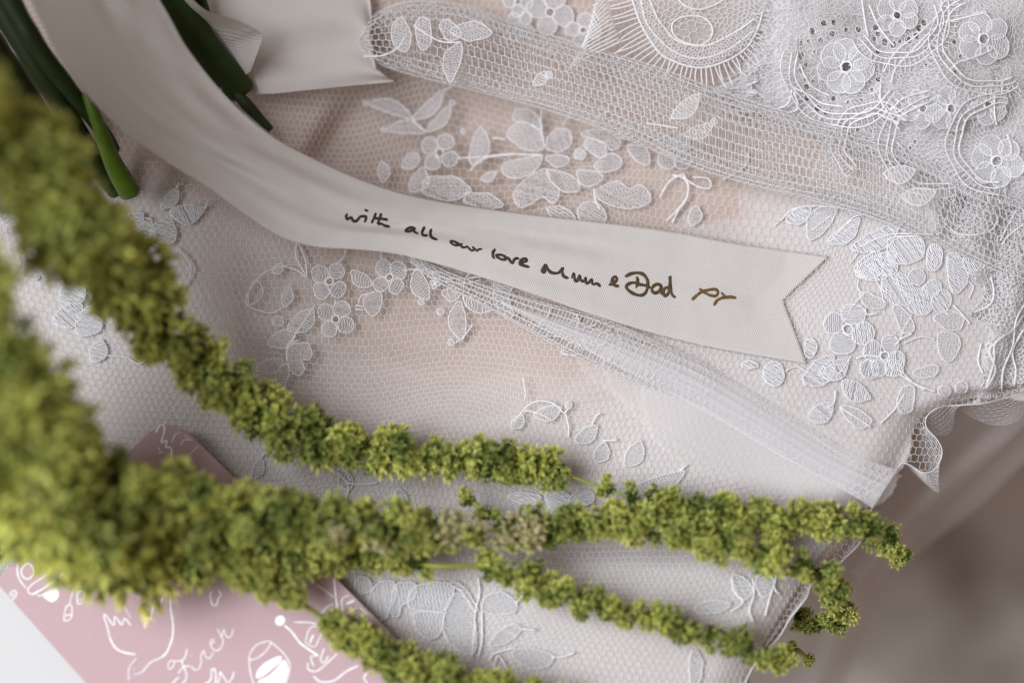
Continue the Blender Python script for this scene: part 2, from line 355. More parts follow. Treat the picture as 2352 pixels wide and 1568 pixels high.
FB_T = [(945, 585), (1050, 632), (1200, 682), (1400, 738), (1600, 828), (1800, 940), (1950, 1035), (2060, 1080)]
FB_B = [(942, 600), (1000, 645), (1130, 712), (1290, 800), (1420, 862), (1600, 935), (1800, 1050), (1930, 1120), (2005, 1165)]
fbh = [0.0, 0.004, 0.005, 0.006]
tube_net('folded_net', FB_T, FB_B, fbh, [0.004, 0.004, 0.003, 0.002], dress, ps=18, seed=31)
def sub(poly, a, b):
    p = resample(spline(poly), 100); return p[int(a * 99):int(b * 99) + 1]
for k, sc_ in ((0, 0.93),):
    tube_net('folded_net', sub(FB_T, 0.42 + 0.05 * k, 1), sub(FB_B, 0.42 + 0.05 * k, 1), [0.006, 0.006], [0.0026 - 0.0006 * k, 0.0020 - 0.0005 * k], dress, ps=15, r=0.62, seed=41 + 7 * k, scale=sc_)
for k, q in enumerate(([(1330, 760), (1600, 850), (1850, 985), (2060, 1080), (2030, 1120), (2003, 1165), (1880, 1150), (1700, 1080), (1480, 950), (1340, 850)], [(1420, 800), (1650, 880), (1900, 1020), (2050, 1090), (2000, 1165), (1800, 1140), (1560, 1030), (1400, 890)], [(1500, 800), (1700, 870), (1950, 1010), (2060, 1075), (2003, 1160), (1750, 1130), (1500, 1010)])):
    sheet('tulle_layer', spline(q, 10, True), (lambda e: (lambda u, v: HN(u, v) + e))(.0007 + .0003 * k), M_SHEER, dress, 7)
# the soft inner layers of that fold, seen as one white band
t_, b_ = resample(spline(sub(FB_T, 0.20, 1)), 60), resample(spline(sub(FB_B, 0.20, 1)), 60)
open_ = np.clip(np.linspace(0.06, 1.9, 60), 0, 1)[:, None] ** .8
rows = []
for q in range(49):
    f = 0.03 + 0.94 * q / 48; fo = .52 + (f - .5) * open_; uv = t_ * (1 - fo) + b_ * fo
    taper = np.clip(np.linspace(0, 6, 60), 0, 1)
    rows.append(P(uv[:, 0], uv[:, 1], 0.0062 + 0.0022 * math.sin(math.pi * f) * taper + 0.00012 * taper * np.sin(f * 34 + 1.5 * np.sin(np.arange(60) / 9.))))
M_GATHER = cloth('gathered tulle', (0.80, 0.79, 0.805), 0.6, 0.25, alpha=0.42)
I = np.arange(49 * 60).reshape(49, 60); mesh('tulle_layer', rows, quads(I), M_GATHER, dress)

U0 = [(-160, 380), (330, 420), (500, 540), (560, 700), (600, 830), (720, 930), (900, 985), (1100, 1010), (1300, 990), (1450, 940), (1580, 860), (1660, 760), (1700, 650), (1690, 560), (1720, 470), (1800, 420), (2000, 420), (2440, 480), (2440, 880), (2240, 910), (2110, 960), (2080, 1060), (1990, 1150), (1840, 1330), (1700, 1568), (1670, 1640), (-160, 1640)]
for k in range(9):  # added sheer sheets; their stepped edges put the centre's shade into the colour
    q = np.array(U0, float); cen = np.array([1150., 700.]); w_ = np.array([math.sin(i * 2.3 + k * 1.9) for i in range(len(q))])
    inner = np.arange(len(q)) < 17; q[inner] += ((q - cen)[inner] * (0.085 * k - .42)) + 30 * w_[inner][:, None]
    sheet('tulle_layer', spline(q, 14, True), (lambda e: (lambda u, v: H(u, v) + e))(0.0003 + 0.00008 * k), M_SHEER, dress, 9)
# ruffled hanging border: a strip that drops from the edge of the net
def hang_net(name, path, drop, ps, r, parent, inward=0.35, seed=3, wave=0.0):
    p = np.asarray(path, float); n = len(p); Lp = np.concatenate([[0], np.cumsum(np.linalg.norm(np.diff(p, axis=0), axis=1))])
    top = P(p[:, 0], p[:, 1], HN(p[:, 0], p[:, 1])); cc = P(np.array([1900.]), np.array([900.]), 0)[0]
    a, b = lattice(0, Lp[-1], 0, drop, ps, ps * 0.95); ok = (a[:, 0] >= 0) & (b[:, 0] <= Lp[-1]) & (a[:, 1] >= 0) & (b[:, 1] <= drop) & (b[:, 0] >= 0) & (a[:, 0] <= Lp[-1]); a, b = a[ok], b[ok]
    def f(q):
        s = q[:, 0]; t = q[:, 1] * PX; X = np.stack([np.interp(s, Lp, top[:, k]) for k in range(3)], -1)
        d = cc - X; d[:, 2] = 0; d /= np.linalg.norm(d, axis=1, keepdims=True)
        return X + d * (t * inward)[:, None] + np.array([0, 0, -1.]) * (t * 0.9)[:, None] + wave * np.stack([np.sin(s / 31), np.cos(s / 27), 0 * s], -1) * t[:, None]
    V, F = prisms(f(a), f(b), r * PX); return tag(mesh(name, V, F, M_THREAD, parent), kind='stuff')
hang_net('ruffle', EDGE[1:], 170, 14, 0.9, dress, 0.05, 51, 0.30)
mb = MB(); ee = EDGE[1:]; mb.tube(P(ee[:, 0], ee[:, 1], HN(ee[:, 0], ee[:, 1])), 1.2 * PX, 5); mb.build('edge_cord', M_THREAD, dress)

# ------------------------------------------------------------------ embroidery
def hatch(poly, ang, sp):
    p = np.asarray(poly, float); c = p.mean(0); ca, sa = math.cos(ang), math.sin(ang); Rm = np.array([[ca, -sa], [sa, ca]])
    q = (p - c) @ Rm; out = []
    for y in np.arange(q[:, 1].min() + sp * 0.6, q[:, 1].max(), sp):
        xs = []
        for i in range(len(q)):
            a, b = q[i - 1], q[i]
            if (a[1] > y) != (b[1] > y): xs.append(a[0] + (y - a[1]) / (b[1] - a[1]) * (b[0] - a[0]))
        xs.sort()
        for k in range(0, len(xs) - 1, 2):
            if xs[k + 1] - xs[k] > 5:
                n = max(3, int((xs[k + 1] - xs[k]) / 7)); x = np.linspace(xs[k], xs[k + 1], n); yy = y + (np.arange(n) % 2 - 0.5) * sp * 0.45
                if RNG.random() < .1: continue
                yy = yy + RNG.normal(0, .55, n) + (x - x.mean()) * RNG.normal(0, .035)
                out.append(np.stack([x, yy], -1) @ Rm.T + c)
    return out
def motif_mesh(mb, outline, hf, style='h', ang=0.5, cord=1.4, sp=6.5, closed=True, dome=0.0):
    """outline cord + sheer filling + stitches; materials: 0 cord, 1 filling, 2 stitches"""
    o = spline(outline, 7, closed); o = o + RNG.normal(0, 0.5, o.shape) + 1.6 * np.stack([vnoise(o[:, 0], o[:, 1], 16, 91), vnoise(o[:, 0], o[:, 1], 16, 92)], -1)
    z = lambda p, e: P(p[:, 0], p[:, 1], hf(p[:, 0], p[:, 1]) + e)
    mb.tube(z(o, cord * PX * 0.8 + 0.0002), cord * PX * (1 + 0.18 * np.sin(np.arange(len(o)) * 1.9)), 5, closed, 0)
    if not closed: return
    c = o.mean(0)
    if style != 'o':
        rings = []; nr = 4
        for k in range(nr + 1):
            f = k / nr; p = c + (o - c) * f; rings.append(z(p, 0.00025 + dome * (1 - f * f)))
        n = len(o); V = np.concatenate(rings); F = []
        for k in range(nr):
            for i in range(n): F.append((k * n + i, k * n + (i + 1) % n, (k + 1) * n + (i + 1) % n, (k + 1) * n + i))
        mb.add(V, F, 1)
    if style == 'f':
        for ln in hatch(o, ang, 6.0): mb.tube(z(ln, 0.0005 + dome * 0.7), 0.75 * PX, 3, False, 2, False)
        for ln in hatch(o, ang + 1.2, 7.0): mb.tube(z(ln, 0.0004 + dome * 0.7), 0.6 * PX, 3, False, 0, False)
    if style in 'hd':
        for ln in hatch(o, ang, sp * (0.62 if style == 'd' else 1)):
            mb.tube(z(ln, 0.0006 + dome * 0.7), (1.35 if style == 'd' else 0.95) * PX, 3, False, 2, False)
MOTM = [M_THREAD, M_FILL, M_SILK]
M_DENSE = cloth('close stitched filling', (0.80, 0.79, 0.81), 0.5, 0.35, alpha=0.42)
MOTD = [M_THREAD, M_DENSE, M_SILK]
def lens(x0, y0, x1, y1, w, bend=0.12):
    a = np.array([x0, y0], float); b = np.array([x1, y1], float); d = b - a; n = np.array([-d[1], d[0]]) / (np.linalg.norm(d) + 1e-9); L = np.linalg.norm(d)
    t = [0, .15, .4, .7, .92, 1]; s = [0, .30, .5, .43, .16, 0]
    up = [a + d * tt + n * (w * ss + bend * L * math.sin(math.pi * tt)) for tt, ss in zip(t, s)]
    dn = [a + d * tt - n * (w * ss - bend * L * math.sin(math.pi * tt)) for tt, ss in zip(t, s)][1:-1][::-1]
    return up + dn
def leaf(x0, y0, x1, y1, w, hf=HN, style='h', parent=dress, bend=0.1, solid=False, sp=6.5):
    mb = MB(); ang = math.atan2(y1 - y0, x1 - x0) + 1.25
    motif_mesh(mb, lens(x0, y0, x1, y1, w, bend), hf, style, ang, sp=sp); return mb.build('lace_leaf', MOTD if solid else MOTM, parent)
def blob(cx, cy, rx, ry, rot=0.0, lob=0, k=0.12, n=14):
    t = np.arange(n) * 2 * math.pi / n; r = 1 + k * np.cos(lob * t) if lob else 1 + 0.05 * np.sin(2 * t + cx)
    x = rx * r * np.cos(t); y = ry * r * np.sin(t); c, s = math.cos(rot), math.sin(rot)
    return [(cx + a * c - b * s, cy + a * s + b * c) for a, b in zip(x, y)]
def petal_part(outline, hf=HN, style='h', ang=0.5, parent=dress, solid=False, name='lace_petal', sp=6.5, dome=0.0):
    mb = MB(); motif_mesh(mb, outline, hf, style, ang, sp=sp, dome=dome); return mb.build(name, MOTD if solid else MOTM, parent)
def flower(cx, cy, r, rot=0.0, n=4, hf=HN, parent=dress, style='h', solid=False, sq=1.0, sp=6.0):
    mb = MB(); ring = spline(blob(cx, cy, r * .2, r * .2 * sq), 3, True)
    mb.tube(P(ring[:, 0], ring[:, 1], hf(ring[:, 0], ring[:, 1]) + 0.0006), 2.2 * PX, 5, True)
    o = mb.build('lace_flower', MOTM, parent)
    for k in range(n):
        a = rot + k * 2 * math.pi / n + random.uniform(-.1, .1); d = r * .62; x = cx + d * math.cos(a); y = cy + d * math.sin(a) * sq
        pr = r * random.uniform(.36, .43)
        petal_part(blob(x, y, pr * 1.05, pr * 1.12, a), hf, style, a + 1.2, o, solid, 'petal', sp)
    return o
def cord(pts, hf=HN, r=2.4, parent=dress, step=7, name='lace_cord', twist=True):
    p = spline(pts, step); mb = MB(); e = P(p[:, 0], p[:, 1], hf(p[:, 0], p[:, 1]) + r * PX)
    mb.tube(e, r * PX * (1 + (0.2 * np.sin(np.arange(len(p)) * 2.1) if twist else 0)), 5); return mb.build(name, M_THREAD, parent)
def bead(x, y, r, hf=HN, parent=dress):
    return petal_part(blob(x, y, r, r, n=10), hf, 'h', 0.7, parent, False, 'lace_dot', 4, 0.0003)
def Zf(sx, sy, sw):
    k = sw / 2352 * 0.9408; ox, oy = sx * 0.9408, sy * 0.9408
    return lambda pts: [(ox + x * k, oy + y * k) for x, y in pts]

# --- upper middle spray
for a in ((947, 272, 843, 238, 30), (949, 272, 1019, 209, 30), (978, 302, 886, 299, 30), (978, 302, 1037, 238, 26)): leaf(*a, style='f')
for a in ((838, 238), (882, 298), (1062, 302), (1040, 236)): bead(*a, 6)
cord([(947, 272), (960, 288), (978, 302)]); cord([(1019, 209), (1035, 200), (1050, 185)])
flower(1010, 351, 46, 0.6, style='f')
leaf(1085, 380, 1105, 290, 44, style='f'); leaf(925, 385, 960, 350, 34, style='f'); leaf(880, 420, 876, 370, 28, style='f'); leaf(945, 440, 975, 385, 40, style='f')
petal_part(blob(1023, 432, 56, 28, 0.1, 5, .08), style='f'); petal_part(blob(1108, 462, 45, 18, 0.2, 5, .1), style='f')
petal_part(blob(1290, 494, 34, 18, 0.4, 4, .1), style='h'); petal_part(blob(1359, 492, 32, 30, 0.4, 0), style='h')
ZB = Zf(800, 0, 900)
def big(parts, hf=HN, style='f', parent=dress):
    o = bead(*ZB([(1610, 985)])[0], 14); o.name = 'lace_flower'
    for q in parts: petal_part(ZB(q), hf, style, random.uniform(0, 3), o, False, 'petal')
big([[(1365, 960), (1250, 950), (1150, 870), (1180, 800), (1260, 780), (1340, 830), (1375, 900)],
     [(1395, 950), (1400, 890), (1470, 820), (1550, 840), (1550, 920), (1480, 970)],
     [(1370, 1000), (1250, 1010), (1130, 1040), (1120, 1110), (1210, 1140), (1320, 1090)],
     [(1390, 1075), (1270, 1140), (1195, 1220), (1200, 1300), (1260, 1320), (1370, 1260), (1440, 1300), (1480, 1220), (1420, 1150)],
     [(1400, 1080), (1420, 1150), (1500, 1220), (1590, 1225), (1610, 1170), (1540, 1110), (1460, 1090)],
     [(1390, 1010), (1450, 990), (1530, 1000), (1540, 1040), (1460, 1065)],
     [(1660, 880), (1640, 930), (1720, 1000), (1780, 990), (1760, 920), (1700, 880)],
     [(1620, 860), (1720, 820), (1830, 860), (1870, 920), (1810, 960), (1750, 900)],
     [(1700, 1060), (1790, 980), (1870, 1010), (1860, 1070), (1770, 1100)],
     [(1590, 1090), (1620, 1170), (1690, 1190), (1760, 1120), (1690, 1090)],
     [(1190, 770), (1200, 700), (1290, 700), (1350, 760), (1370, 830), (1290, 790)]])
for pts in ([(830, 1010), (1000, 1000), (1150, 985), (1370, 990)], [(910, 1090), (1000, 1010), (1200, 985)], [(1050, 880), (1140, 890)], [(1690, 800), (1740, 740), (1800, 700)], [(1380, 900), (1360, 800), (1365, 700)], [(1500, 800), (1540, 740), (1580, 700)],
            [(1700, 1200), (1710, 1280), (1740, 1340)], [(1870, 870), (1900, 890), (1960, 860)]): cord(ZB(pts))
flower(1549, 349, 44, 0.8, style='f'); leaf(1490, 380, 1440, 335, 34, style='f'); leaf(1425, 318, 1440, 275, 26, style='f')
petal_part(ZB([(1700, 1240), (1760, 1180), (1860, 1160), (1920, 1200), (2000, 1180), (2060, 1250), (2040, 1300), (1930, 1330), (1800, 1310)]), style='f')
leaf(1104, 412, 1140, 395, 22, style='f')
for pts in ([(2200, 1120), (2260, 1130), (2300, 1180), (2290, 1270), (2240, 1340), (2200, 1420)], [(2120, 1260), (2180, 1160), (2270, 1110)], [(2270, 1130), (2360, 1190), (2440, 1200), (2430, 1140), (2330, 1130)]): cord(ZB(pts))
for pts in ([(430, 1150), (560, 1070), (595, 1000), (560, 960)], [(180, 1110), (210, 1180), (200, 1260), (140, 1340), (70, 1410)]): cord(Zf(1600, 0, 900)(pts))
leaf(1585, 520, 1600, 470, 30, style='h')
# --- lower left group
ZC = Zf(600, 500, 900)
for pts in ([(240, 390), (110, 440), (20, 560), (10, 640), (150, 690), (230, 660)], [(240, 390), (330, 420), (390, 470)], [(330, 230), (320, 330), (385, 450)], [(330, 230), (380, 350), (390, 460)], [(640, 280), (620, 340), (570, 380)], [(865, 280), (865, 350)], [(570, 600), (570, 630)], [(700, 640), (760, 650)], [(700, 665), (760, 670)],
            [(1000, 420), (1100, 410), (1170, 430), (1210, 470), (1290, 490), (1400, 500), (1500, 480)], [(1050, 325), (1140, 400), (1250, 460), (1390, 470), (1560, 450)], [(1100, 330), (1150, 400), (1260, 440)], [(1390, 540), (1400, 470), (1450, 415)],
            [(1340, 880), (1400, 830), (1450, 760)], [(720, 630), (740, 580), (820, 560)], [(440, 640), (300, 850), (260, 900)], [(260, 1000), (270, 900), (340, 860)], [(1800, 770), (1880, 750), (1930, 700), (1940, 650)], [(2090, 830), (2150, 790), (2250, 760)], [(2110, 830), (2120, 720), (2060, 680)], [(2130, 830), (2200, 930), (2352, 1010)],
            [(1710, 1390), (1800, 1280), (1880, 1250), (1970, 1270), (2030, 1330)], [(1780, 1310), (1870, 1330), (1950, 1370)], [(2030, 1330), (2070, 1290)], [(2040, 1330), (2060, 1410), (2060, 1480)], [(1770, 1100), (1785, 1200), (1780, 1240)], [(2210, 1400), (2240, 1340), (2270, 1330)]): cord(ZC(pts), r=1.9)
flower(757, 646, 45, 0.7); flower(771, 733, 44, 0.6); flower(895, 637, 42, 0.9)
flower(1000, 742 - 90, 0.1 + 12, 0.3, style='f')
for a in ((574, 700, 590, 640, 30, 'o'), (650, 705, 662, 655, 26, 'f'), (624, 625, 650, 606, 22, 'f'), (806, 622, 856, 655, 34, 'h'), (870, 668, 853, 727, 44, 'h'), (662, 758, 722, 708, 44, 'h'), (616, 790, 680, 755, 40, 'h'), (588, 845, 652, 828, 34, 'h'), (660, 835, 646, 895, 30, 'h'), (955, 620, 985, 690, 40, 'h'), (1015, 672, 1060, 670, 32, 'h'),
          (1055, 690, 1062, 782, 40, 'h'), (1063, 678, 1132, 712, 28, 'h'), (1338, 775, 1408, 762, 36, 'h'), (1290, 810, 1340, 780, 32, 'h'), (1225, 952, 1290, 935, 34, 'f'), (1175, 985, 1200, 952, 26, 'h'), (1322, 1012, 1372, 975, 36, 'h'), (628, 745, 645, 725, 30, 'h')): leaf(*a[:5], style=a[5])
petal_part(ZC([(270, 1000), (270, 920), (330, 880), (400, 890), (425, 950), (400, 990), (360, 990), (375, 1050), (340, 1090), (290, 1060)]), style='f')
petal_part(ZC([(1580, 540), (1600, 480), (1690, 480), (1700, 540), (1680, 600), (1710, 710), (1650, 690), (1590, 640)]), style='h')
petal_part(ZC([(1820, 790), (1900, 760), (2000, 800), (2060, 760), (2120, 720), (2100, 830), (1950, 840)]), style='h')
for x, y in ((1310, 880), (1120, 620), (1240, 680), (2060, 1280)): bead(*ZC([(x, y)])[0], 8)
# --- white sprays at the left, between the amaranth strands
for a in ((370, 480, 408, 432, 30), (390, 490, 470, 480, 46), (350, 560, 392, 500, 60), (300, 560, 345, 500, 60), (270, 530, 330, 490, 50), (140, 690, 190, 640, 60), (120, 740, 190, 700, 50), (180, 770, 220, 700, 60), (60, 560, 120, 530, 60), (30, 520, 20, 470, 60), (210, 830, 235, 780, 40), (100, 640, 130, 590, 50), (60, 600, 90, 640, 40)): leaf(*a, style='d', solid=True)
cord([(470, 480), (480, 462)]); cord([(405, 432), (412, 420)]); cord([(408, 570), (440, 620), (400, 700)], r=1.6); cord([(240, 815), (290, 820), (320, 835), (350, 815)], r=1.8)
# --- right hand group, crisp
HB = lambda u, v: HN(u, v) + 0.003 + 0.0022 * np.sin(u / 19 + v / 60) + 0.0012 * vnoise(u, v, 22, 77)
BORD = [(2130, 470), (2200, 430), (2420, 420), (2420, 890), (2352, 900), (2290, 915), (2235, 925), (2262, 880), (2255, 810), (2275, 760), (2225, 725), (2255, 680), (2230, 630), (2265, 600), (2210, 560), (2150, 540)]
HX = lambda u, v: np.where(inside(BORD, np.asarray(u, float), np.asarray(v, float)), HB(u, v) + .0022, HN(u, v))
ZR = Zf(1600, 500, 900)
for a in ((1805, 508, 1865, 472, 34), (1900, 560, 1975, 500, 36), (1955, 570, 2070, 510, 44), (1965, 632, 2060, 578, 56), (2015, 865, 1975, 835, 44), (1845, 880, 1915, 815, 54), (1880, 860, 1950, 828, 46), (1935, 872, 2000, 915, 42), (1855, 960, 1915, 925, 44), (2035, 830, 2075, 855, 40)): leaf(*a, style='d', sp=7)
leaf(1860, 552, 1925, 478, 50, style='f', bend=-0.15); leaf(1885, 425, 1912, 470, 34, style='h'); petal_part(ZR([(1235, -20), (1230, 40), (1290, 70), (1350, 60), (1360, -10), (1300, -40)]), style='f')
for x, y, rx, ry in ((1777, 858, 25, 27), (1722, 838, 20, 9), (1862, 800, 14, 24)): petal_part(blob(x, y, rx, ry), style='d')
ro = bead(2106, 636, 19); ro.name = 'lace_flower'
for q in ([(1480, 270), (1560, 210), (1680, 200), (1720, 260), (1710, 330), (1640, 370), (1560, 380), (1490, 350)], [(1740, 280), (1790, 250), (1830, 300), (1830, 370), (1780, 420), (1730, 390)], [(1870, 320), (1920, 310), (1980, 400), (1990, 500), (1920, 570), (1880, 520), (1860, 420)],
          [(1450, 450), (1530, 450), (1570, 540), (1640, 600), (1600, 640), (1500, 620), (1450, 540)], [(1540, 440), (1600, 450), (1650, 530), (1740, 540), (1720, 600), (1640, 600), (1560, 530)], [(1700, 540), (1760, 480), (1820, 500), (1810, 560), (1740, 600)], [(1760, 600), (1830, 540), (1890, 580), (1870, 660), (1790, 680)], [(1620, 620), (1720, 610), (1770, 660), (1720, 700), (1640, 690)],
          [(1270, 410), (1340, 330), (1430, 300), (1450, 380), (1430, 450), (1340, 470)], [(1470, 350), (1540, 370), (1530, 440), (1450, 450)], [(1960, 340), (2060, 360), (2120, 400), (2110, 440), (2000, 440)]):
    petal_part(ZR(q), HN, 'd', random.uniform(.6, 1.2), ro, True, 'petal', 7)
flower(1948, 756, 58, 0.35, style='d', solid=True, sp=7.5); flower(2032, 817, 50, 0.5, style='d', solid=True, sp=7.5)
for q in ([(1305, 560), (1400, 580), (1470, 620), (1440, 660), (1340, 650)], [(1510, 650), (1580, 660), (1640, 740), (1650, 800), (1580, 820), (1540, 740)], [(1780, 720), (1870, 670), (1970, 720), (1940, 790), (1870, 800), (1820, 770)], [(1810, 820), (1910, 820), (1950, 890), (1890, 990), (1830, 980), (1800, 900)], [(1540, 1270), (1580, 1160), (1650, 1170), (1640, 1300), (1580, 1330)], [(1180, 1290), (1280, 1300), (1380, 1370), (1330, 1420), (1260, 1410)], [(1640, 1060), (1790, 1020), (1790, 1080), (1700, 1100)]): petal_part(ZR(q), style='f')
for pts in ([(800, 100), (900, 20), (1100, 10), (1300, 50), (1470, 110), (1600, 170)], [(1110, 240), (1250, 90), (1330, 60)], [(1300, 270), (1500, 190), (1800, 190)], [(1480, 290), (1500, 210), (1700, 200)], [(1560, 1080), (1620, 1120), (1700, 1160), (1790, 1190)], [(1570, 1060), (1640, 1130), (1720, 1180)], [(1440, 1390), (1530, 1300), (1590, 1200)], [(1340, 660), (1350, 700), (1420, 690)], [(1640, 820), (1560, 860), (1530, 900)], [(1280, 980), (1350, 960), (1430, 970)], [(1150, 1180), (1140, 1260), (1090, 1290)], [(1180, 1290), (1380, 1420)],
            [(2080, 880), (2060, 1000), (2100, 1100), (2080, 1160)], [(2170, 880), (2130, 930), (2170, 1050), (2120, 1160)], [(2350, 700), (2280, 800), (2170, 880), (2160, 1000), (2110, 1170)], [(2352, 790), (2280, 930), (2300, 1050), (2290, 1150)], [(2352, 640), (2300, 740), (2280, 900), (2220, 1050), (2210, 1190)], [(2140, 460), (2160, 560), (2130, 640), (2000, 700)], [(1900, 640), (1960, 700), (2010, 760)], [(2300, 40), (2240, 150), (2200, 230)], [(2352, 120), (2250, 200), (2210, 260)], [(1850, 120), (1950, 190), (2130, 170), (2190, 80)], [(1480, 10), (1500, 110), (1600, 170)]): cord(ZR(pts), HX, 2.1)
for pts in ([(800, 100), (760, 130)], [(1000, 160), (1130, 60)], [(1240, 380), (1300, 300)], [(1400, 470), (1440, 540), (1460, 640)], [(1640, 700), (1600, 760), (1560, 860)], [(1850, 680), (1880, 720)], [(1250, 960), (1200, 1040), (1150, 1100)], [(1340, 560), (1260, 640), (1230, 700)], [(830, 1060), (900, 1030), (960, 1060)], [(1590, 880), (1700, 840), (1790, 860)], [(1300, 470), (1290, 520), (1330, 580)], [(1980, 480), (2030, 520), (2000, 600)]): cord(ZR(pts), HX, 1.5)
bead(*ZR([(1845, 1188)])[0], 15); bead(*ZR([(1952, 1160)])[0], 15)
for k in range(3): flat_net('dense_net', BORD, (lambda e: (lambda u, v: HB(u, v) + e))(0.0007 * k), 9.5 + k, 9 + k, 1.05, dress, rot=0.5 * k + .3, wamp=20, wsc=70, seed=61 + 9 * k, jit=2.4, keep=0.85)
sheet('tulle_layer', spline(BORD, 12, True), lambda u, v: HB(u, v) - 0.001, M_VEIL, dress, 9)
# --- bottom group
ZD = Zf(800, 1067, 900)
for q in ([(250, 1090), (300, 950), (400, 910), (440, 960), (430, 1040), (390, 1080), (390, 1140), (320, 1165)], [(400, 1060), (440, 940), (560, 930), (550, 1030), (470, 1080), (460, 1140), (410, 1130)], [(520, 1080), (560, 950), (780, 930), (800, 1020), (730, 1110), (640, 1110)], [(550, 1130), (640, 1110), (740, 1120), (720, 1230), (660, 1290), (580, 1240)], [(170, 940), (200, 890), (260, 900), (280, 970), (220, 990)]): petal_part(ZD(q), style='h', solid=True, ang=1.4, sp=8)
for q in ([(780, 930), (840, 930), (920, 1020), (960, 1100), (930, 1100), (860, 990)], [(980, 1080), (1020, 1010), (1120, 990), (1200, 1050), (1190, 1110), (1100, 1130), (1000, 1120)], [(1030, 1330), (1100, 1230), (1200, 1190), (1230, 1230), (1160, 1300)], [(1170, 1380), (1280, 1340), (1430, 1390), (1420, 1450), (1300, 1470)], [(740, 1250), (800, 1000), (930, 1090), (930, 1380)]): petal_part(ZD(q), style='h')
for pts in ([(960, 890), (970, 1000), (945, 1100), (935, 1250), (920, 1410)], [(985, 1110), (985, 1300), (960, 1400)], [(1430, 1400), (1500, 1400), (1580, 1370)], [(1040, 1420), (1060, 1380), (1200, 1340)], [(1200, 1060), (1260, 1000), (1300, 1010)], [(1240, 1220), (1330, 1230)], [(1060, 1470), (1090, 1390), (1150, 1480)], [(60, 220), (130, 300), (120, 380), (90, 420)], [(120, 290), (220, 300), (320, 290)], [(60, 210), (100, 200), (150, 280)]): cord(ZD(pts), r=2.2)
for q in ([(1150, 370), (1240, 350), (1350, 370), (1340, 420), (1230, 420)], [(1390, 360), (1470, 330), (1540, 370), (1520, 440), (1430, 460)], [(1540, 390), (1600, 340), (1690, 350), (1690, 410), (1600, 440)]): petal_part(ZD(q), style='d', solid=True, ang=.4)
for a in ((1435, 1070, 1472, 1012, 40), (1450, 1122, 1575, 1080, 40), (1368, 1060, 1390, 1015, 34), (790, 1080, 805, 1125, 34), (580, 1100, 600, 1050, 26), (915, 1120, 935, 1170, 30)): leaf(*a, style='h')
cord([(1560, 1082), (1580, 1066)]); cord([(1385, 1012), (1420, 1010)]); cord([(600, 1050), (612, 1035)])
ZE = Zf(1600, 1067, 900)
for q in ([(490, 880), (560, 890), (620, 960), (580, 1030), (520, 990)], [(640, 900), (700, 860), (760, 930), (720, 1010), (660, 1000)], [(250, 1090), (340, 1040), (480, 1060), (420, 1110), (300, 1120)], [(220, 1400), (260, 1360), (300, 1440), (280, 1560), (220, 1560)]): petal_part(ZE(q), style='h')
for pts in ([(490, 890), (500, 980), (560, 1050), (480, 1110)], [(620, 900), (630, 1000), (600, 1100), (630, 1180)], [(760, 930), (720, 1060), (700, 1140)], [(780, 840), (760, 960), (800, 1000)]): cord(ZE(pts), r=2.4)
# --- lace seen blurred behind the fold at the top, and the leaves on that fold
for a in ((1264, 29, 52, .3), (1195, 60, 36, .7), (1340, 70, 40, .2), (1190, 5, 34, 0)): flower(*a, style='f', solid=True)
HFA = lambda u, v: 0.0225 + 0 * np.asarray(u)
HFB = lambda u, v: 0.016 + 0 * np.asarray(u)
leaf(1541, 272, 1605, 216, 36, HFA, 'h', sp=8); leaf(1571, 310, 1640, 286, 30, HFB, 'h'); bead(1640, 280, 9, HFB)
leaf(1059, 97, 1034, 192, 38, lambda u, v: 0.016 + 0 * u, 'f'); leaf(1225, 195, 1255, 165, 26, HFB, 'f'); bead(1262, 172, 9, HFB)
for q in ([(1035, 70), (1090, 50), (1130, 75), (1080, 95)], [(900, 60), (925, 40), (945, 90), (930, 120), (905, 105)], [(955, 50), (985, 45), (990, 100), (965, 115)], [(1010, 60), (1030, 45), (1060, 80), (1030, 95)]): petal_part(q, HFB, 'f')
cord([(835, 130), (880, 128), (915, 110), (930, 85)], HFB); cord([(1060, 97), (1010, 95), (950, 60)], HFB); cord([(1485, 283), (1530, 290), (1560, 295)], HFA, 1.8)
leaf(2030, 400, 2105, 390, 40, lambda u, v: HN(u, v) + 0.014, 'h', sp=8); leaf(2070, 450, 2150, 440, 40, lambda u, v: HN(u, v) + 0.014, 'h', sp=8)

# ------------------------------------------------------------------ eyelash lace, top right
eye = thing('eyelash_lace', 'heap of white scalloped lace with eyelash fringe over the net fold', 'lace trim')
HE = lambda u, v: HN(u, v) + 0.003 + np.clip((225 + (np.asarray(u, float) - 1690) * .37 - np.asarray(v, float)) / 110, 0, 1) * np.clip((np.asarray(u, float) - 1660) / 150, .25, 1) * (0.0065 + 0.006 * np.clip((np.asarray(u, float) - 1700) / 500, 0, 1) + 0.0025 * np.sin(np.asarray(u) / 70 + np.asarray(v) / 90)) + 0.001 * vnoise(u, v, 60, 17)
PILE = [(1715, -60), (1755, 40), (1735, 110), (1700, 170), (1690, 238), (1760, 262), (1830, 292), (1950, 335), (2060, 365), (2150, 410), (2230, 455), (2352, 480), (2420, 490), (2420, -60)]
holes = []
def rosette(cx, cy, r, n, hr, a0=0, a1=2 * math.pi):
    for k in range(n):
        a = a0 + (a1 - a0) * k / n + random.uniform(-.06, .06); rr = r * random.uniform(.92, 1.1); x = cx + rr * math.cos(a); y = cy + rr * 1.05 * math.sin(a); h_ = hr * random.uniform(.7, 1.1)
        holes.append(blob(x, y, h_, h_ * 1.1)); mb = MB(); o = spline(holes[-1], 5, True); mb.tube(P(o[:, 0], o[:, 1], HE(o[:, 0], o[:, 1]) + .001), 1.5 * PX, 4, True); mb.build('eyelet_ring', M_THREAD, eye)
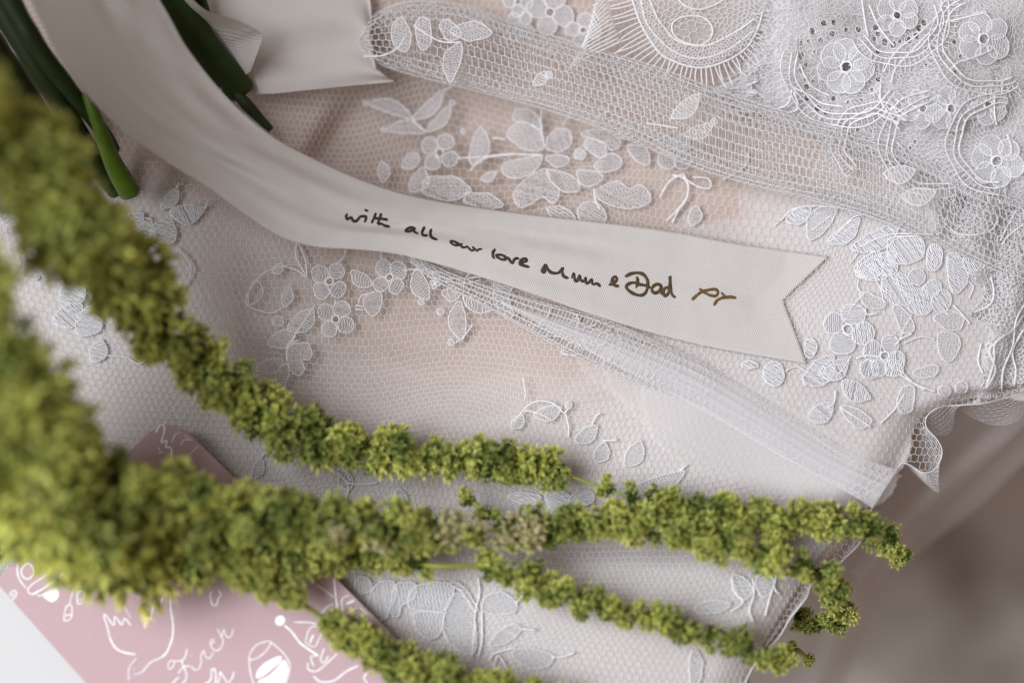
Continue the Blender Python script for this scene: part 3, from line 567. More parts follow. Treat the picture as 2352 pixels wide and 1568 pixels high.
rosette(1944, 152, 84, 16, 7); rosette(1944, 152, 106, 12, 8, 2.0, 4.6); rosette(2061, 36, 60, 9, 8, 0.2, 3.0); rosette(2165, 130, 42, 7, 6); rosette(2040, 290, 70, 9, 6, 0.5, 3.3); holes.append(blob(1944, 154, 14, 17)); holes.append(blob(2062, 36, 12, 13))
for k in range(3):
    flat_net('dense_net', PILE, (lambda e: (lambda u, v: HE(u, v) + e))(0.0009 * k - .001), 9 + 1.3 * k, 9 + k, 0.95, eye, rot=.4 * k, wamp=26, wsc=60, seed=101 + 11 * k, jit=3.2, holes=holes, keep=0.82)
sheet('lace_ground', spline(PILE, 20), lambda u, v: HE(u, v) - .001, M_SOLID, eye, 5, holes)
sheet('tulle_layer', spline(PILE, 20), lambda u, v: HE(u, v) + .0010, M_VEIL, eye, 5, holes)
flat_net('dense_net', PILE, lambda u, v: HE(u, v) + .003, 11, 10, 0.75, eye, rot=1.1, wamp=26, wsc=60, seed=163, jit=3.4, holes=holes, keep=0.85)
flat_net('dense_net', PILE, lambda u, v: HE(u, v) - .0018, 8, 7.5, 0.8, eye, rot=.2, wamp=20, wsc=60, seed=167, jit=2.4)
ZT = Zf(1900, 0, 600)
for cx, cy, r, n, rot in ((1944, 154, 62, 7, .2), (2061, 36, 48, 6, .5), (2185, 250, 52, 6, .1), (2270, 240, 46, 6, .7), (2120, 250, 46, 5, .3), (2260, 90, 60, 6, .4), (2290, 370, 60, 6, .2)): flower(cx, cy, r, rot, n, lambda u, v: HE(u, v) + .0034, eye, 'f', True)
for pts in ([(800, 0), (830, 200), (860, 350)], [(870, 50), (950, 230), (1030, 350), (1110, 440)], [(1560, 0), (1560, 90), (1450, 230), (1300, 360), (1160, 460), (1060, 590), (1010, 690)], [(2000, 120), (1700, 190), (1560, 230), (1420, 340), (1240, 530), (1120, 660), (1080, 800)], [(2050, 480), (1850, 560), (1720, 600), (1640, 680)], [(980, 800), (980, 960), (1060, 1090), (1160, 1240)], [(1090, 1000), (1150, 1100), (1230, 1160)],
            [(110, 740), (140, 830), (300, 910), (420, 990), (620, 1020)], [(210, 620), (260, 740), (340, 840), (500, 920)], [(130, 860), (110, 960), (60, 1020), (-60, 1050)], [(150, 880), (190, 1000), (180, 1050), (30, 1110)], [(2070, 900), (2070, 1080), (2090, 1200)], [(2140, 900), (2150, 780), (2220, 740)], [(2190, 1280), (2230, 1400), (2230, 1480)]): cord(ZT(pts), lambda u, v: HE(u, v) + .004, 2.2, eye)
for cx, cy, r0, a0, a1 in ((1944, 152, 118, .5, 3.4), (2061, 36, 92, -.3, 2.6), (2150, 330, 100, 1.2, 4.6), (2270, 90, 104, 1.0, 4.2), (2300, 330, 96, 1.6, 4.9), (2010, 330, 70, 2.2, 5.6)):
    for dr in (0, 13, 30):
        a = np.linspace(a0, a1, 22); rr = r0 + dr + 3 * np.sin(a * 7 + dr)
        cord([(cx + x, cy + y) for x, y in zip(rr * np.cos(a), rr * np.sin(a) * .95)], lambda u, v: HE(u, v) + .0045, 1.7 if dr else 2.1, eye, name='scallop_cord')
    ld = MB()
    for a in np.arange(a0, a1, .10):
        q = spline([(cx + (r0 + 13) * math.cos(a), cy + (r0 + 13) * math.sin(a) * .95), (cx + (r0 + 31) * math.cos(a + .02), cy + (r0 + 31) * math.sin(a + .02) * .95), (cx + (r0 + 50) * math.cos(a + random.uniform(-.05, .09)), cy + (r0 + 50) * math.sin(a) * .95)], 8)
        ld.tube(P(q[:, 0], q[:, 1], HE(q[:, 0], q[:, 1]) + .0042), 1.1 * PX, 3, caps=False)
    tag(ld.build('eyelash_fringe', M_THREAD, eye), kind='stuff')
# the scallop with its ladder and fringe
ZS = Zf(1380, 0, 620); HS = lambda u, v: np.maximum(HN(u, v) + 0.012, 0.010) + 0 * np.asarray(u)
arcs = [[(600, -80), (640, 60), (690, 200), (770, 350), (880, 500), (1010, 570), (1120, 610), (1260, 630), (1400, 600), (1560, 530), (1700, 420), (1790, 250), (1830, 100)],
        [(690, -60), (740, 180), (830, 320), (950, 440), (1100, 520), (1260, 545), (1400, 510), (1560, 430), (1740, 290)],
        [(760, -60), (850, 160), (930, 270), (1020, 370), (1160, 420), (1320, 420), (1480, 350), (1640, 260), (1760, 170)], [(1030, -20), (1120, 60), (1250, 90), (1400, 40), (1500, -20)]]
for q in arcs: cord(ZS(q), HS, 2.3, eye, name='scallop_cord')
mb = MB(); o = spline(ZS([(990, 230), (1060, 170), (1170, 150), (1290, 170), (1360, 250), (1350, 350), (1250, 420), (1100, 390), (1010, 330)]), 6, True); mb.tube(P(o[:, 0], o[:, 1], HS(o[:, 0], o[:, 1]) + .0004), 2.2 * PX, 5, True); mb.build('scallop_cord', M_THREAD, eye)
SCAL = spline(ZS([(620, -100), (690, 200), (880, 490), (1120, 600), (1260, 620), (1400, 590), (1700, 410), (1790, 250), (1900, -100)]), 10)
flat_net('scallop_net', SCAL, HS, 14, 13, 1.0, eye, rot=.4, wamp=22, wsc=60, seed=141, jit=3.0, holes=[blob(*ZS([(x, y)])[0], r_, r_) for x, y, r_ in ((1180, 250, 8), (1290, 300, 9), (1060, 290, 7), (1420, 280, 9), (1520, 270, 7), (1210, 330, 9))])
flat_net('scallop_net', spline(ZS([(620, -60), (690, 200), (880, 490), (1120, 600), (1260, 620), (1400, 590), (1700, 410), (1790, 250), (1640, 260), (1480, 350), (1320, 420), (1160, 420), (1020, 370), (930, 270), (850, 160), (760, -60)]), 10), lambda u, v: HS(u, v) + .0006, 8.5, 8, 0.85, eye, rot=.8, wamp=12, wsc=60, seed=151, jit=1.4)
sheet('tulle_layer', SCAL, lambda u, v: HS(u, v) - .001, M_VEIL, eye, 12)
fr = MB(); A = resample(np.array(spline(ZS(arcs[0]), 5)), 46); T = np.gradient(A, axis=0); T /= np.linalg.norm(T, axis=1, keepdims=True); Nn = np.stack([-T[:, 1], T[:, 0]], -1)
for i in range(46):
    n_ = Nn[i] * (1 if Nn[i][1] > 0 or Nn[i][0] < -.2 else -1); ln = random.uniform(40, 62) if i > 16 else random.uniform(60, 95)
    side = T[i] * random.uniform(-4, 4); q = np.array([A[i], A[i] + n_ * ln * .5 + side, A[i] + n_ * ln + side * 2 + T[i] * random.uniform(-8, 8)])
    q = spline(q, 8); fr.tube(P(q[:, 0], q[:, 1], HS(q[:, 0], q[:, 1]) - .0005 * np.arange(len(q)) / 2), 1.7 * PX, 4)
for i in range(26):
    y0 = 150 + i * 4.4; x0 = 1712 + 10 * math.sin(i); ang = math.radians(150 + i * 2.0 + random.uniform(-8, 8)) * -1; ln = random.uniform(55, 90)
    q = spline([(x0 + 20, y0), (x0 - ln * .4, y0 + 8 + ln * .25 * math.cos(i * .15)), (x0 - ln, y0 + 10 + ln * .5 * math.cos(i * .13))], 8); fr.tube(P(q[:, 0], q[:, 1], HE(q[:, 0], q[:, 1]) + .004 - .0005 * np.arange(len(q))), 1.6 * PX, 4)
for i in range(14):
    y0 = -20 + i * 9; q = spline([(1385 + i * 3, y0), (1365 - i * 2, y0 + 40), (1378 - i * 6, y0 + 70)], 8); fr.tube(P(q[:, 0], q[:, 1], HS(q[:, 0], q[:, 1])), 1.6 * PX, 4)
tag(fr.build('eyelash_fringe', M_THREAD, eye), kind='stuff')
fz = MB()
for i in range(560):
    x = random.uniform(1660, 2352) if i > 260 else random.gauss(1712, 26); y = random.uniform(-10, 290) + max(0, x - 1700) * .25 * random.random(); a = random.uniform(0, 6.28); ln = random.uniform(12, 40)
    if y > 238 + (x - 1690) * .36: continue
    q = spline([(x, y), (x + ln * .5 * math.cos(a), y + ln * .5 * math.sin(a)), (x + ln * math.cos(a + .7), y + ln * math.sin(a + .7))], 9)
    fz.tube(P(q[:, 0], q[:, 1], HE(q[:, 0], q[:, 1]) + .003 + .003 * random.random()), .65 * PX, 3, caps=False)
tag(fz.build('loose_threads', M_THREAD, eye), kind='stuff')

# ------------------------------------------------------------------ ribbons
RT = resample(spline([(330, -60), (385, 30), (430, 110), (500, 200), (560, 262), (640, 322), (760, 382), (880, 430), (1000, 460), (1200, 490), (1500, 525), (1700, 560), (1903, 589)], 10), 240)
RB = resample(spline([(40, -60), (100, 60), (150, 150), (220, 240), (300, 312), (390, 377), (480, 432), (560, 490), (640, 540), (720, 566), (840, 575), (950, 592), (1150, 650), (1400, 735), (1600, 790), (1854, 835)], 10), 240)
NR, NS = 240, 40
tt = np.linspace(0, 1, NR)
hT = np.interp(tt, [0, .2, .35, .5, .62, .8, 1], [.050, .034, .018, .005, .004, .003, .002]); hB = np.interp(tt, [0, .2, .35, .45, .55, .7, .85, 1], [.062, .048, .034, .022, .014, .009, .004, .002])
ss = np.linspace(0, 1, NS)
RU = np.zeros((NR, NS)); RV = np.zeros((NR, NS)); RH = np.zeros((NR, NS))
for j, s in enumerate(ss):
    RU[:, j] = RT[:, 0] * (1 - s) + RB[:, 0] * s; RV[:, j] = RT[:, 1] * (1 - s) + RB[:, 1] * s
    RH[:, j] = hT * (1 - s) + hB * s + 0.003 * math.sin(math.pi * s) * (1 - tt) + 0.0006 * np.sin(s * 9 + tt * 14) * (1 - tt * .6)
notch = 82 * (1 - np.abs(ss - .46) / np.where(ss < .46, .46, .54))      # swallow-tail end
for j in range(NS):
    sh = np.clip((tt - .75) / .25, 0, 1) ** 1.0; RU[:, j] -= notch[j] * sh; RV[:, j] -= notch[j] * .16 * sh
RH += 0.0026 * vnoise(ss[None] * 420 + tt[:, None] * 160, tt[:, None] * 620, 62, 33) * np.interp(tt, [0, .3, .55, 1], [1, .8, .25, .12])[:, None] * np.sin(math.pi * ss)[None] ** .5
lay = np.maximum(RH, np.where(tt[:, None] > .5, HN(RU, RV) + .0008, -1)); RH = lay
ribbon = thing('ribbon', 'off-white swallow-tailed ribbon with handwritten message across the lace', 'ribbon')
rb = mesh('ribbon_cloth', P(RU, RV, RH), quads(np.arange(NR * NS).reshape(NR, NS)), M_RIBBON, ribbon)
sm = rb.modifiers.new('thickness', 'SOLIDIFY'); sm.thickness = 0.00015; sm.offset = 1
def HR(u, v):
    u = np.asarray(u, float); v = np.asarray(v, float)
    d = (RU.ravel()[None] - u[:, None]) ** 2 + (RV.ravel()[None] - v[:, None]) ** 2; k = np.argpartition(d, 4, axis=1)[:, :4]
    w = 1 / (np.take_along_axis(d, k, 1) + 1); return (RH.ravel()[k] * w).sum(1) / w.sum(1)
def stroke(mb, pts, r, hf, lift, closed=False, taper=False, step=3.0, m=0):
    """flat printed / written line with rounded ends"""
    p = spline(pts, step, closed); n = len(p)
    T = (np.roll(p, -1, 0) - np.roll(p, 1, 0)) if closed else np.gradient(p, axis=0)
    T /= np.linalg.norm(T, axis=1, keepdims=True) + 1e-9; Nn = np.stack([-T[:, 1], T[:, 0]], -1)
    w = r * (1 + .10 * np.sin(np.arange(n) * .7 + pts[0][0]) + RNG.normal(0, .05, n)); w = np.broadcast_to(w, (n,)).copy()
    if taper: w *= np.interp(np.linspace(0, 1, n), [0, .12, .6, 1], [.6, 1, 1, .45])
    if not closed:
        w[0] *= .55; w[-1] *= .55; p[0] -= T[0] * r * .5; p[-1] += T[-1] * r * .5
    z = lambda q, e: P(q[:, 0], q[:, 1], hf(q[:, 0], q[:, 1]) + e)
    a = z(p + Nn * w[:, None], lift * .3); c = z(p, lift); b = z(p - Nn * w[:, None], lift * .3)
    V = np.stack([a, c, b], 1).reshape(-1, 3); F = []
    for i in range(n if closed else n - 1):
        j = (i + 1) % n
        F += [(3 * i, 3 * i + 1, 3 * j + 1, 3 * j), (3 * i + 1, 3 * i + 2, 3 * j + 2, 3 * j + 1)]
    mb.add(V, F, m)
T1, T2, T3, T4 = Zf(825, 500, 260), Zf(1075, 560, 260), Zf(1310, 620, 260), Zf(1480, 640, 340)
WORDS = [
 (T1, M_INK, 3.3, [[(200, 205), (180, 265), (210, 320), (265, 290), (310, 285), (325, 345), (380, 365), (440, 330), (485, 265), (560, 255), (620, 262), (612, 330), (590, 375)], [(600, 112), (655, 138)], [(835, 190), (790, 300), (745, 395)], [(950, 200), (925, 300), (885, 410), (960, 420), (1040, 462), (1130, 480)], [(830, 300), (960, 310), (1090, 330)]]),
 (T1, M_INK, 3.2, [[(1705, 520), (1610, 500), (1530, 535), (1490, 580), (1560, 590), (1640, 560), (1680, 530), (1680, 590), (1760, 630)], [(1910, 490), (1870, 570), (1860, 645), (1905, 678), (1970, 672)], [(2060, 540), (2040, 620), (2055, 700), (2110, 740), (2185, 765)]]),
 (T2, M_INK, 2.7, [[(420, 325), (310, 270), (220, 255), (230, 295), (310, 345), (400, 348), (450, 325), (490, 320), (450, 350), (490, 395), (560, 395), (590, 370), (640, 430), (700, 470), (745, 440), (750, 420), (705, 388)], [(740, 420), (820, 472), (850, 435), (915, 436)]]),
 (T2, M_INK, 3.3, [[(1205, 440), (1165, 510), (1160, 600), (1190, 635)], [(1220, 575), (1330, 560), (1430, 605), (1440, 655), (1360, 665), (1270, 620), (1225, 575)], [(1450, 620), (1500, 640), (1555, 715), (1600, 740), (1625, 670), (1680, 640), (1725, 645)], [(1770, 740), (1840, 720), (1910, 695), (1900, 655), (1830, 650), (1760, 700), (1745, 765), (1850, 800), (1955, 830)]]),
 (T3, M_INK, 3.5, [[(115, 400), (150, 300), (200, 235), (190, 320), (170, 405), (125, 400)], [(150, 390), (165, 300)], [(205, 235), (240, 330), (310, 400), (400, 425), (490, 410), (550, 350), (580, 305), (565, 400), (595, 490), (690, 530)], [(785, 520), (825, 430), (830, 520), (855, 595), (900, 585), (950, 470), (965, 570), (1050, 600), (1080, 520), (1080, 610), (1120, 650), (1180, 600), (1215, 560), (1220, 640), (1270, 670), (1330, 650), (1400, 710)]]),
 (T3, M_INK2, 3.8, [[(1610, 680), (1680, 650), (1770, 575), (1745, 505), (1690, 530), (1665, 620), (1720, 690), (1805, 708)]]),
 (T4, M_INK2, 3.8, [[(330, 240), (420, 195), (540, 180), (630, 210), (690, 290), (702, 380), (690, 460), (640, 540), (560, 560), (460, 530), (370, 470), (340, 410), (390, 360), (480, 345), (560, 375), (650, 390), (740, 430)], [(520, 250), (530, 340), (510, 420)], [(930, 390), (860, 372), (790, 410), (770, 480), (830, 520), (900, 480), (930, 400), (920, 500), (960, 540)], [(1050, 430), (990, 440), (965, 520), (1000, 570), (1050, 520), (1072, 420), (1075, 245), (1085, 430), (1105, 540), (1160, 590)]]),
 (T4, M_GOLD, 3.5, [[(1455, 630), (1540, 550), (1620, 500), (1720, 470), (1840, 458), (1885, 500), (1860, 565), (1760, 560), (1660, 510), (1580, 455)], [(1820, 720), (1880, 640), (1970, 600), (2060, 592), (2180, 600)], [(2050, 585), (2120, 590), (2185, 600)], [(1945, 515), (2000, 580)]]),
]
for Z, m, r, sts in WORDS:
    mb = MB()
    for k, q in enumerate(sts): stroke(mb, Z(q), r, HR, 0.00022 + .00002 * k)
    mb.build('written_word', m, ribbon)
fy = MB()
for i in range(110):
    if i < 80: k = random.randrange(1, NS - 1); a = np.array([RU[-1, k] + random.uniform(-2, 3), RV[-1, k] + random.uniform(-2, 2)]); ang = random.uniform(-.9, .9); ln = random.uniform(3, 11)
    else: k = random.randrange(30, NR - 2); e = random.choice((0, -1)); a = np.array([RU[k, e], RV[k, e]]); ang = (-1 if e == 0 else 1) * random.uniform(.6, 2.4); ln = random.uniform(3, 9)
    q = spline([a, a + ln * .5 * np.array([math.cos(ang), math.sin(ang)]), a + ln * np.array([math.cos(ang + .5), math.sin(ang + .5)])], 3)
    fy.tube(P(q[:, 0], q[:, 1], HR(q[:, 0], q[:, 1]) + .0002), .38 * PX, 3, caps=False)
tag(fy.build('frayed_threads', M_THREAD, ribbon), kind='stuff')
def grid_sheet(name, A, B, hA, hB, ns, m, parent, wob=0.0, n=60):
    A = resample(spline(A), n); B = resample(spline(B), n); t = np.linspace(0, 1, n); rows = []
    for s in np.linspace(0, 1, ns):
        uv = A * (1 - s) + B * s; h = np.interp(t, np.linspace(0, 1, len(hA)), hA) * (1 - s) + np.interp(t, np.linspace(0, 1, len(hB)), hB) * s
        rows.append(P(uv[:, 0], uv[:, 1], h + wob * np.sin(s * 13 + t * 5) * (0.5 + t)))
    return mesh(name, rows, quads(np.arange(ns * n).reshape(ns, n)), m, parent)
rib2 = thing('ribbon', 'plain white ribbon tail lying behind the dark green stems', 'ribbon')
grid_sheet('ribbon_cloth', [(440, -90), (600, -90), (760, -70), (845, -20), (850, 150)], [(520, 200), (600, 216), (700, 208), (800, 198), (905, 188)], [.012, .014, .010, .006, .004], [.000, .002, .003, .003, .002], 30, M_RIBBON, rib2, .0012)
grid_sheet('ribbon_curl', [(405, -40), (470, 22), (540, 45), (585, 66), (602, 85), (592, 120), (575, 165)], [(350, -40), (420, 40), (470, 80), (500, 110), (520, 140), (530, 165), (540, 190)], [.040, .040, .036, .034, .030, .020, .010], [.018, .014, .012, .010, .008, .006, .004], 14, M_RIBBON, rib2)

# ------------------------------------------------------------------ flower stems
def stem(pts, rad, m, label, cut=True):
    t = thing('flower_stem', label, 'flower stem', 'cut stems of the bouquet')
    p = np.array(pts, float); q = spline(p, 9); r = resample(np.stack([np.linspace(0, 1, len(rad)), np.array(rad, float)], -1), len(q))[:, 1]
    r = r * (1 + .04 * vnoise(np.arange(len(q)) * 9.0, np.arange(len(q)) * 0, 40, int(p[0, 0]) % 50 + 3))
    mb = MB(); X = P(q[:, 0], q[:, 1], q[:, 2]); n = len(X); T = np.gradient(X, axis=0); T /= np.linalg.norm(T, axis=1, keepdims=True)
    A = np.cross(T, [0, 0, 1.]); A /= np.linalg.norm(A, axis=1, keepdims=True); B = np.cross(T, A); th = np.arange(14) * 2 * math.pi / 14; rib = 1 + .07 * np.cos(3 * th)
    V = X[:, None] + (r * PX)[:, None, None] * ((np.cos(th) * rib)[None, :, None] * A[:, None] + (np.sin(th) * rib)[None, :, None] * B[:, None])
    mesh('stalk', V, np.concatenate([quads(np.arange(n * 14).reshape(n, 14)), np.stack([np.arange(n - 1) * 14 + 13, np.arange(1, n) * 14 + 13, np.arange(1, n) * 14, np.arange(n - 1) * 14], -1)]), m, t)
    e = X[-1] + T[-1] * r[-1] * PX * .25; V2 = np.concatenate([V[-1], (V[-1] - X[-1]) * .82 + e, [e - T[-1] * r[-1] * PX * .1]])
    F = [(k, (k + 1) % 14, 14 + (k + 1) % 14, 14 + k) for k in range(14)] + [(14 + k, 14 + (k + 1) % 14, 28) for k in range(14)]
    mesh('cut_end', V2, F, m, t); return t
stem([(-40, -60, .05), (60, 110, .042), (150, 255, .03), (230, 385, .014), (272, 440, .008)], [30, 29, 25, 21], M_STEM, 'long dark green stem under the outer edge of the ribbon, ending beside the light stem')
stem([(-10, -60, .052), (75, 90, .046), (160, 205, .036), (235, 300, .022), (262, 345, .016)], [27, 27, 22, 15], M_STEM, 'dark green stem touching the left border of the ribbon')
stem([(198, 212, .036), (232, 300, .030), (262, 375, .022), (300, 442, .014)], [10, 19, 23, 26], M_STEM2, 'bright fresh green stem with a blunt cut end under the ribbon')
stem([(-70, 40, .038), (30, 180, .028), (110, 300, .018), (190, 400, .006)], [40, 40, 36, 28], M_STEM, 'added almost black stem filling the shaded gap behind the blurred amaranth')  # filler stem; its black stands for shade in the gap
stem([(360, -60, .032), (425, 40, .022), (490, 130, .012), (556, 208, .004)], [44, 42, 38, 34], M_STEM, 'thickest dark stem on the inner side of the ribbon')
stem([(500, 165, .008), (560, 232, .006), (600, 275, .004), (622, 297, .003)], [6, 15, 13, 8], M_STEM, 'thin pointed dark stem tip poking out between ribbon and net')
stem([(440, -50, .022), (462, 5, .016), (474, 42, .010)], [17, 16, 13], M_STEM, 'short black stem stub beside the curled white ribbon')

# ------------------------------------------------------------------ card and paper
HC = lambda u, v: 0.0085 + 0 * np.asarray(u, float)
card = thing('printed_card', 'pink rounded-corner card printed with white doodles of a dove and glass', 'card')
cor = [(-12, 1333), (388, 948), (1120, 1672), (560, 1975)]
def rounded(c, r, k=8):
    out = []; n = len(c); c = [np.array(x, float) for x in c]
    for i in range(n):
        a, b, d = c[i - 1], c[i], c[(i + 1) % n]; p = b + (a - b) / np.linalg.norm(a - b) * r[i]; q = b + (d - b) / np.linalg.norm(d - b) * r[i]
        for t in np.linspace(0, 1, k): out.append((1 - t) ** 2 * p + 2 * t * (1 - t) * b + t * t * q)
    return np.array(out)
cp = rounded(cor, [4, 75, 75, 75]); n = len(cp)
top = P(cp[:, 0], cp[:, 1], .0085); bev = top + 0; c0 = top.mean(0); top_in = c0 + (top - c0) * .9985; bev[:, 2] -= .0002; low = top.copy(); low[:, 2] -= .0016
V = np.concatenate([top_in, bev, low]); F = [list(range(n))[::-1]] + [(i, (i + 1) % n, n + (i + 1) % n, n + i) for i in range(n)] + [(n + i, n + (i + 1) % n, 2 * n + (i + 1) % n, 2 * n + i) for i in range(n)] + [[2 * n + i for i in range(n)]]
mesh('card_board', V, F, [M_CARD, M_EDGE], card, False, [0] + [0] * n + [1] * n + [0])
K1, K2, K3 = Zf(0, 1300, 500 * 2352 / 2136), Zf(400, 1350, 500), Zf(350, 1000, 500)
def draw(name, label, items):
    mb = MB(); e = .00006
    for Z, r, pts, kind in items:
        e += .000004; q = Z(pts)
        if kind == 'f':
            o = spline(q, 5, True); c = o.mean(0); V = np.concatenate([P(o[:, 0], o[:, 1], .0085 + e), P(c[:1], c[1:], .0085 + e)]); k = len(o)
            mb.add(V, [(i, (i + 1) % k, k) for i in range(k)])
        else: stroke(mb, q, r * .47, HC, e, kind == 'c', kind == 't')
    o = mb.build(name, M_PRINT, card); o['label'] = label; return o
draw('dove_drawing', 'white outline drawing of a dove', [(K1, 2.6, [(1425, 410), (1405, 480), (1370, 420), (1340, 500), (1310, 420), (1270, 515), (1215, 430), (1185, 490), (1190, 590), (1240, 680), (1300, 770), (1360, 890)], 't'), (K1, 4.0, [(1550, 460), (1510, 570), (1492, 660), (1510, 740), (1555, 800)], 't'),
  (K1, 2.6, [(1505, 990), (1530, 880), (1580, 905), (1590, 800), (1630, 730), (1670, 770), (1700, 670), (1745, 635), (1775, 660), (1780, 800)], ''), (K1, 3.4, [(1780, 790), (1805, 960), (1795, 1100), (1740, 1240), (1680, 1300)], ''), (K1, 2.4, [(1690, 1295), (1570, 1350), (1500, 1430), (1440, 1470), (1390, 1470)], 't'),
  (K1, 2.6, [(1365, 965), (1300, 890), (1270, 955), (1200, 870), (1185, 960), (1100, 850), (1085, 870), (1120, 980), (1150, 1110)], ''), (K1, 3.6, [(1148, 1100), (1200, 1190), (1280, 1240), (1410, 1265)], ''), (K1, 1.9, [(1425, 1300), (1360, 1380), (1340, 1440), (1345, 1490), (1335, 1535), (1365, 1490)], 't'), (K1, 2.2, [(1392, 1408), (1398, 1425)], '')])
draw('safety_pin_drawing', 'white drawing of hanging safety pins', [(K1, 1.8, [(785, 400), (770, 550), (725, 745)], ''), (K1, 2.2, [(690, 775), (665, 890), (685, 915), (742, 885), (750, 770), (725, 750)], 'c'), (K1, 2.2, [(680, 870), (710, 850), (738, 860)], ''), (K1, 1.7, [(838, 380), (845, 500), (840, 605)], ''), (K1, 2.2, [(815, 625), (812, 735), (865, 718), (870, 620)], 'c'), (K1, 2.0, [(820, 700), (864, 685)], ''), (K1, 1.7, [(865, 340), (890, 420), (910, 500)], ''), (K1, 2.2, [(900, 520), (895, 600), (915, 628), (945, 590), (945, 512)], 'c'), (K1, 2, [(902, 590), (940, 575)], '')])
draw('cloche_drawing', 'white drawing of a round dish with a ball', [(K1, 2.6, [(280, 325), (222, 390), (240, 455), (295, 480), (342, 430), (330, 345)], 'c'), (K1, 2.6, [(185, 320), (182, 420), (220, 510), (290, 590)], 't'), (K1, 2.2, [(590, 380), (450, 460), (320, 550), (292, 615), (340, 640)], ''), (K1, 3.2, [(340, 640), (450, 580), (560, 500), (660, 410)], ''), (K1, 2.0, [(700, 440), (600, 520), (480, 620), (420, 655), (385, 640)], ''), (K1, 0, [(450, 650), (520, 605), (580, 570), (610, 610), (600, 680), (545, 718), (490, 695)], 'f'), (K1, 2, [(350, 260), (420, 320), (480, 410)], 't'), (K1, 2.3, [(95, 650), (135, 600), (175, 620), (160, 670), (120, 700)], ''), (K1, 2, [(110, 660), (150, 625)], ''), (K1, 2, [(125, 672), (158, 645)], ''), (K1, 2, [(1035, 410), (1100, 405), (1130, 370), (1110, 350)], 't'), (K1, 2, [(1140, 320), (1200, 290), (1220, 250)], 't'), (K1, 2, [(880, 300), (930, 365)], '')])
draw('lettering', 'white script lettering', [(K2, 2.0, [(125, 1232), (70, 1235), (48, 1290), (62, 1325), (105, 1300), (130, 1240), (185, 1232), (215, 1240)], ''), (K2, 2.6, [(265, 1100), (245, 1185), (205, 1240), (235, 1310), (262, 1400), (235, 1470), (170, 1530)], ''), (K2, 2.2, [(165, 1375), (230, 1300), (300, 1290)], ''), (K2, 2.0, [(315, 1290), (345, 1330), (400, 1325), (430, 1240), (425, 1180), (460, 1115), (480, 1180), (525, 1200), (570, 1130)], ''), (K2, 2.2, [(315, 1178), (322, 1186)], ''), (K2, 2.0, [(545, 1040), (580, 1010), (560, 985), (535, 1010), (545, 1070), (600, 1115), (650, 1090), (680, 1020), (665, 960), (615, 870)], ''), (K2, 2.0, [(662, 960), (690, 875), (712, 945), (755, 962), (785, 920), (795, 868)], ''),
  (K2, 3.2, [(500, 1500), (545, 1430), (548, 1340), (580, 1325), (600, 1400), (590, 1491), (570, 1560)], ''), (K2, 2.8, [(600, 1540), (640, 1440), (650, 1360), (700, 1440), (735, 1480), (780, 1440), (805, 1360)], ''), (K2, 3, [(170, 1420), (100, 1491), (60, 1560)], ''), (K2, 3, [(440, 1540), (500, 1480), (520, 1540)], '')])
draw('glass_drawing', 'white drawing of a half full tumbler', [(K2, 2.2, [(985, 1215), (1000, 1130), (1080, 1040), (1210, 1005), (1228, 1030), (1180, 1110), (1090, 1190)], 'c'), (K2, 2.4, [(985, 1210), (985, 1320), (1030, 1491), (1080, 1600)], ''), (K2, 2.4, [(1228, 1015), (1360, 1130), (1440, 1250), (1440, 1350), (1400, 1491), (1340, 1600)], ''), (K2, 0, [(1070, 1430), (1060, 1380), (1130, 1280), (1260, 1200), (1350, 1180), (1340, 1240), (1250, 1320), (1150, 1400)], 'f'), (K2, 0, [(1085, 1465), (1200, 1405), (1310, 1300), (1385, 1220), (1428, 1310), (1415, 1400), (1380, 1491), (1320, 1600), (1120, 1560)], 'f')])
draw('bottle_drawing', 'white drawing of a bottle with its label', [(K2, 0, blob(1335, 770, 58, 60), 'f'), (K2, 4.2, [(1390, 830), (1470, 900), (1560, 1020), (1650, 1090), (1770, 1170)], ''), (K2, 2.6, [(1770, 1170), (1690, 1190), (1720, 1290)], ''), (K2, 2.2, [(1690, 845), (1630, 990), (1645, 1035), (1730, 1070), (1770, 1010), (1822, 890), (1800, 860)], 'c'), (K2, 4.5, [(1715, 940), (1690, 990), (1680, 1020)], ''), (K2, 2.8, [(1500, 790), (1640, 790), (1760, 815), (1890, 910)], ''), (K2, 2.8, [(1655, 1255), (1660, 1330), (1750, 1350), (1850, 1280), (1990, 1150)], ''), (K2, 3.6, [(1720, 1410), (1800, 1470), (1950, 1460), (2100, 1350), (2230, 1290)], ''), (K2, 2.6, [(1840, 1090), (1800, 1220), (1840, 1250), (1890, 1180)], ''), (K2, 3, [(2330, 1370), (2300, 1430), (2340, 1500)], ''), (K2, 0, blob(2150, 1030, 50, 44), 'f')])
draw('plant_drawing', 'white drawing of plant stalks and a jar near the right edge', [(K2, 4.0, [(1955, 285), (1975, 500), (2000, 680)], ''), (K2, 2.6, [(1755, 360), (1860, 430), (1945, 500)], ''), (K2, 2.4, [(1810, 690), (1870, 620), (1945, 580)], ''), (K2, 2.6, [(2120, 480), (2050, 520), (2045, 600), (2060, 660)], ''), (K2, 5, [(2100, 580), (2180, 540)], ''), (K2, 2.8, [(2110, 680), (2220, 620)], ''), (K2, 2.8, [(2250, 620), (2340, 700)], ''), (K2, 3, [(1870, 710), (1950, 665)], '')])
draw('bulb_drawing', 'white drawing of a small bulb below the strand', [(K2, 2.6, [(530, 510), (535, 460), (555, 440)], ''), (K2, 2.6, [(530, 500), (552, 580), (580, 600), (610, 580), (625, 520), (655, 470), (630, 430)], '')])
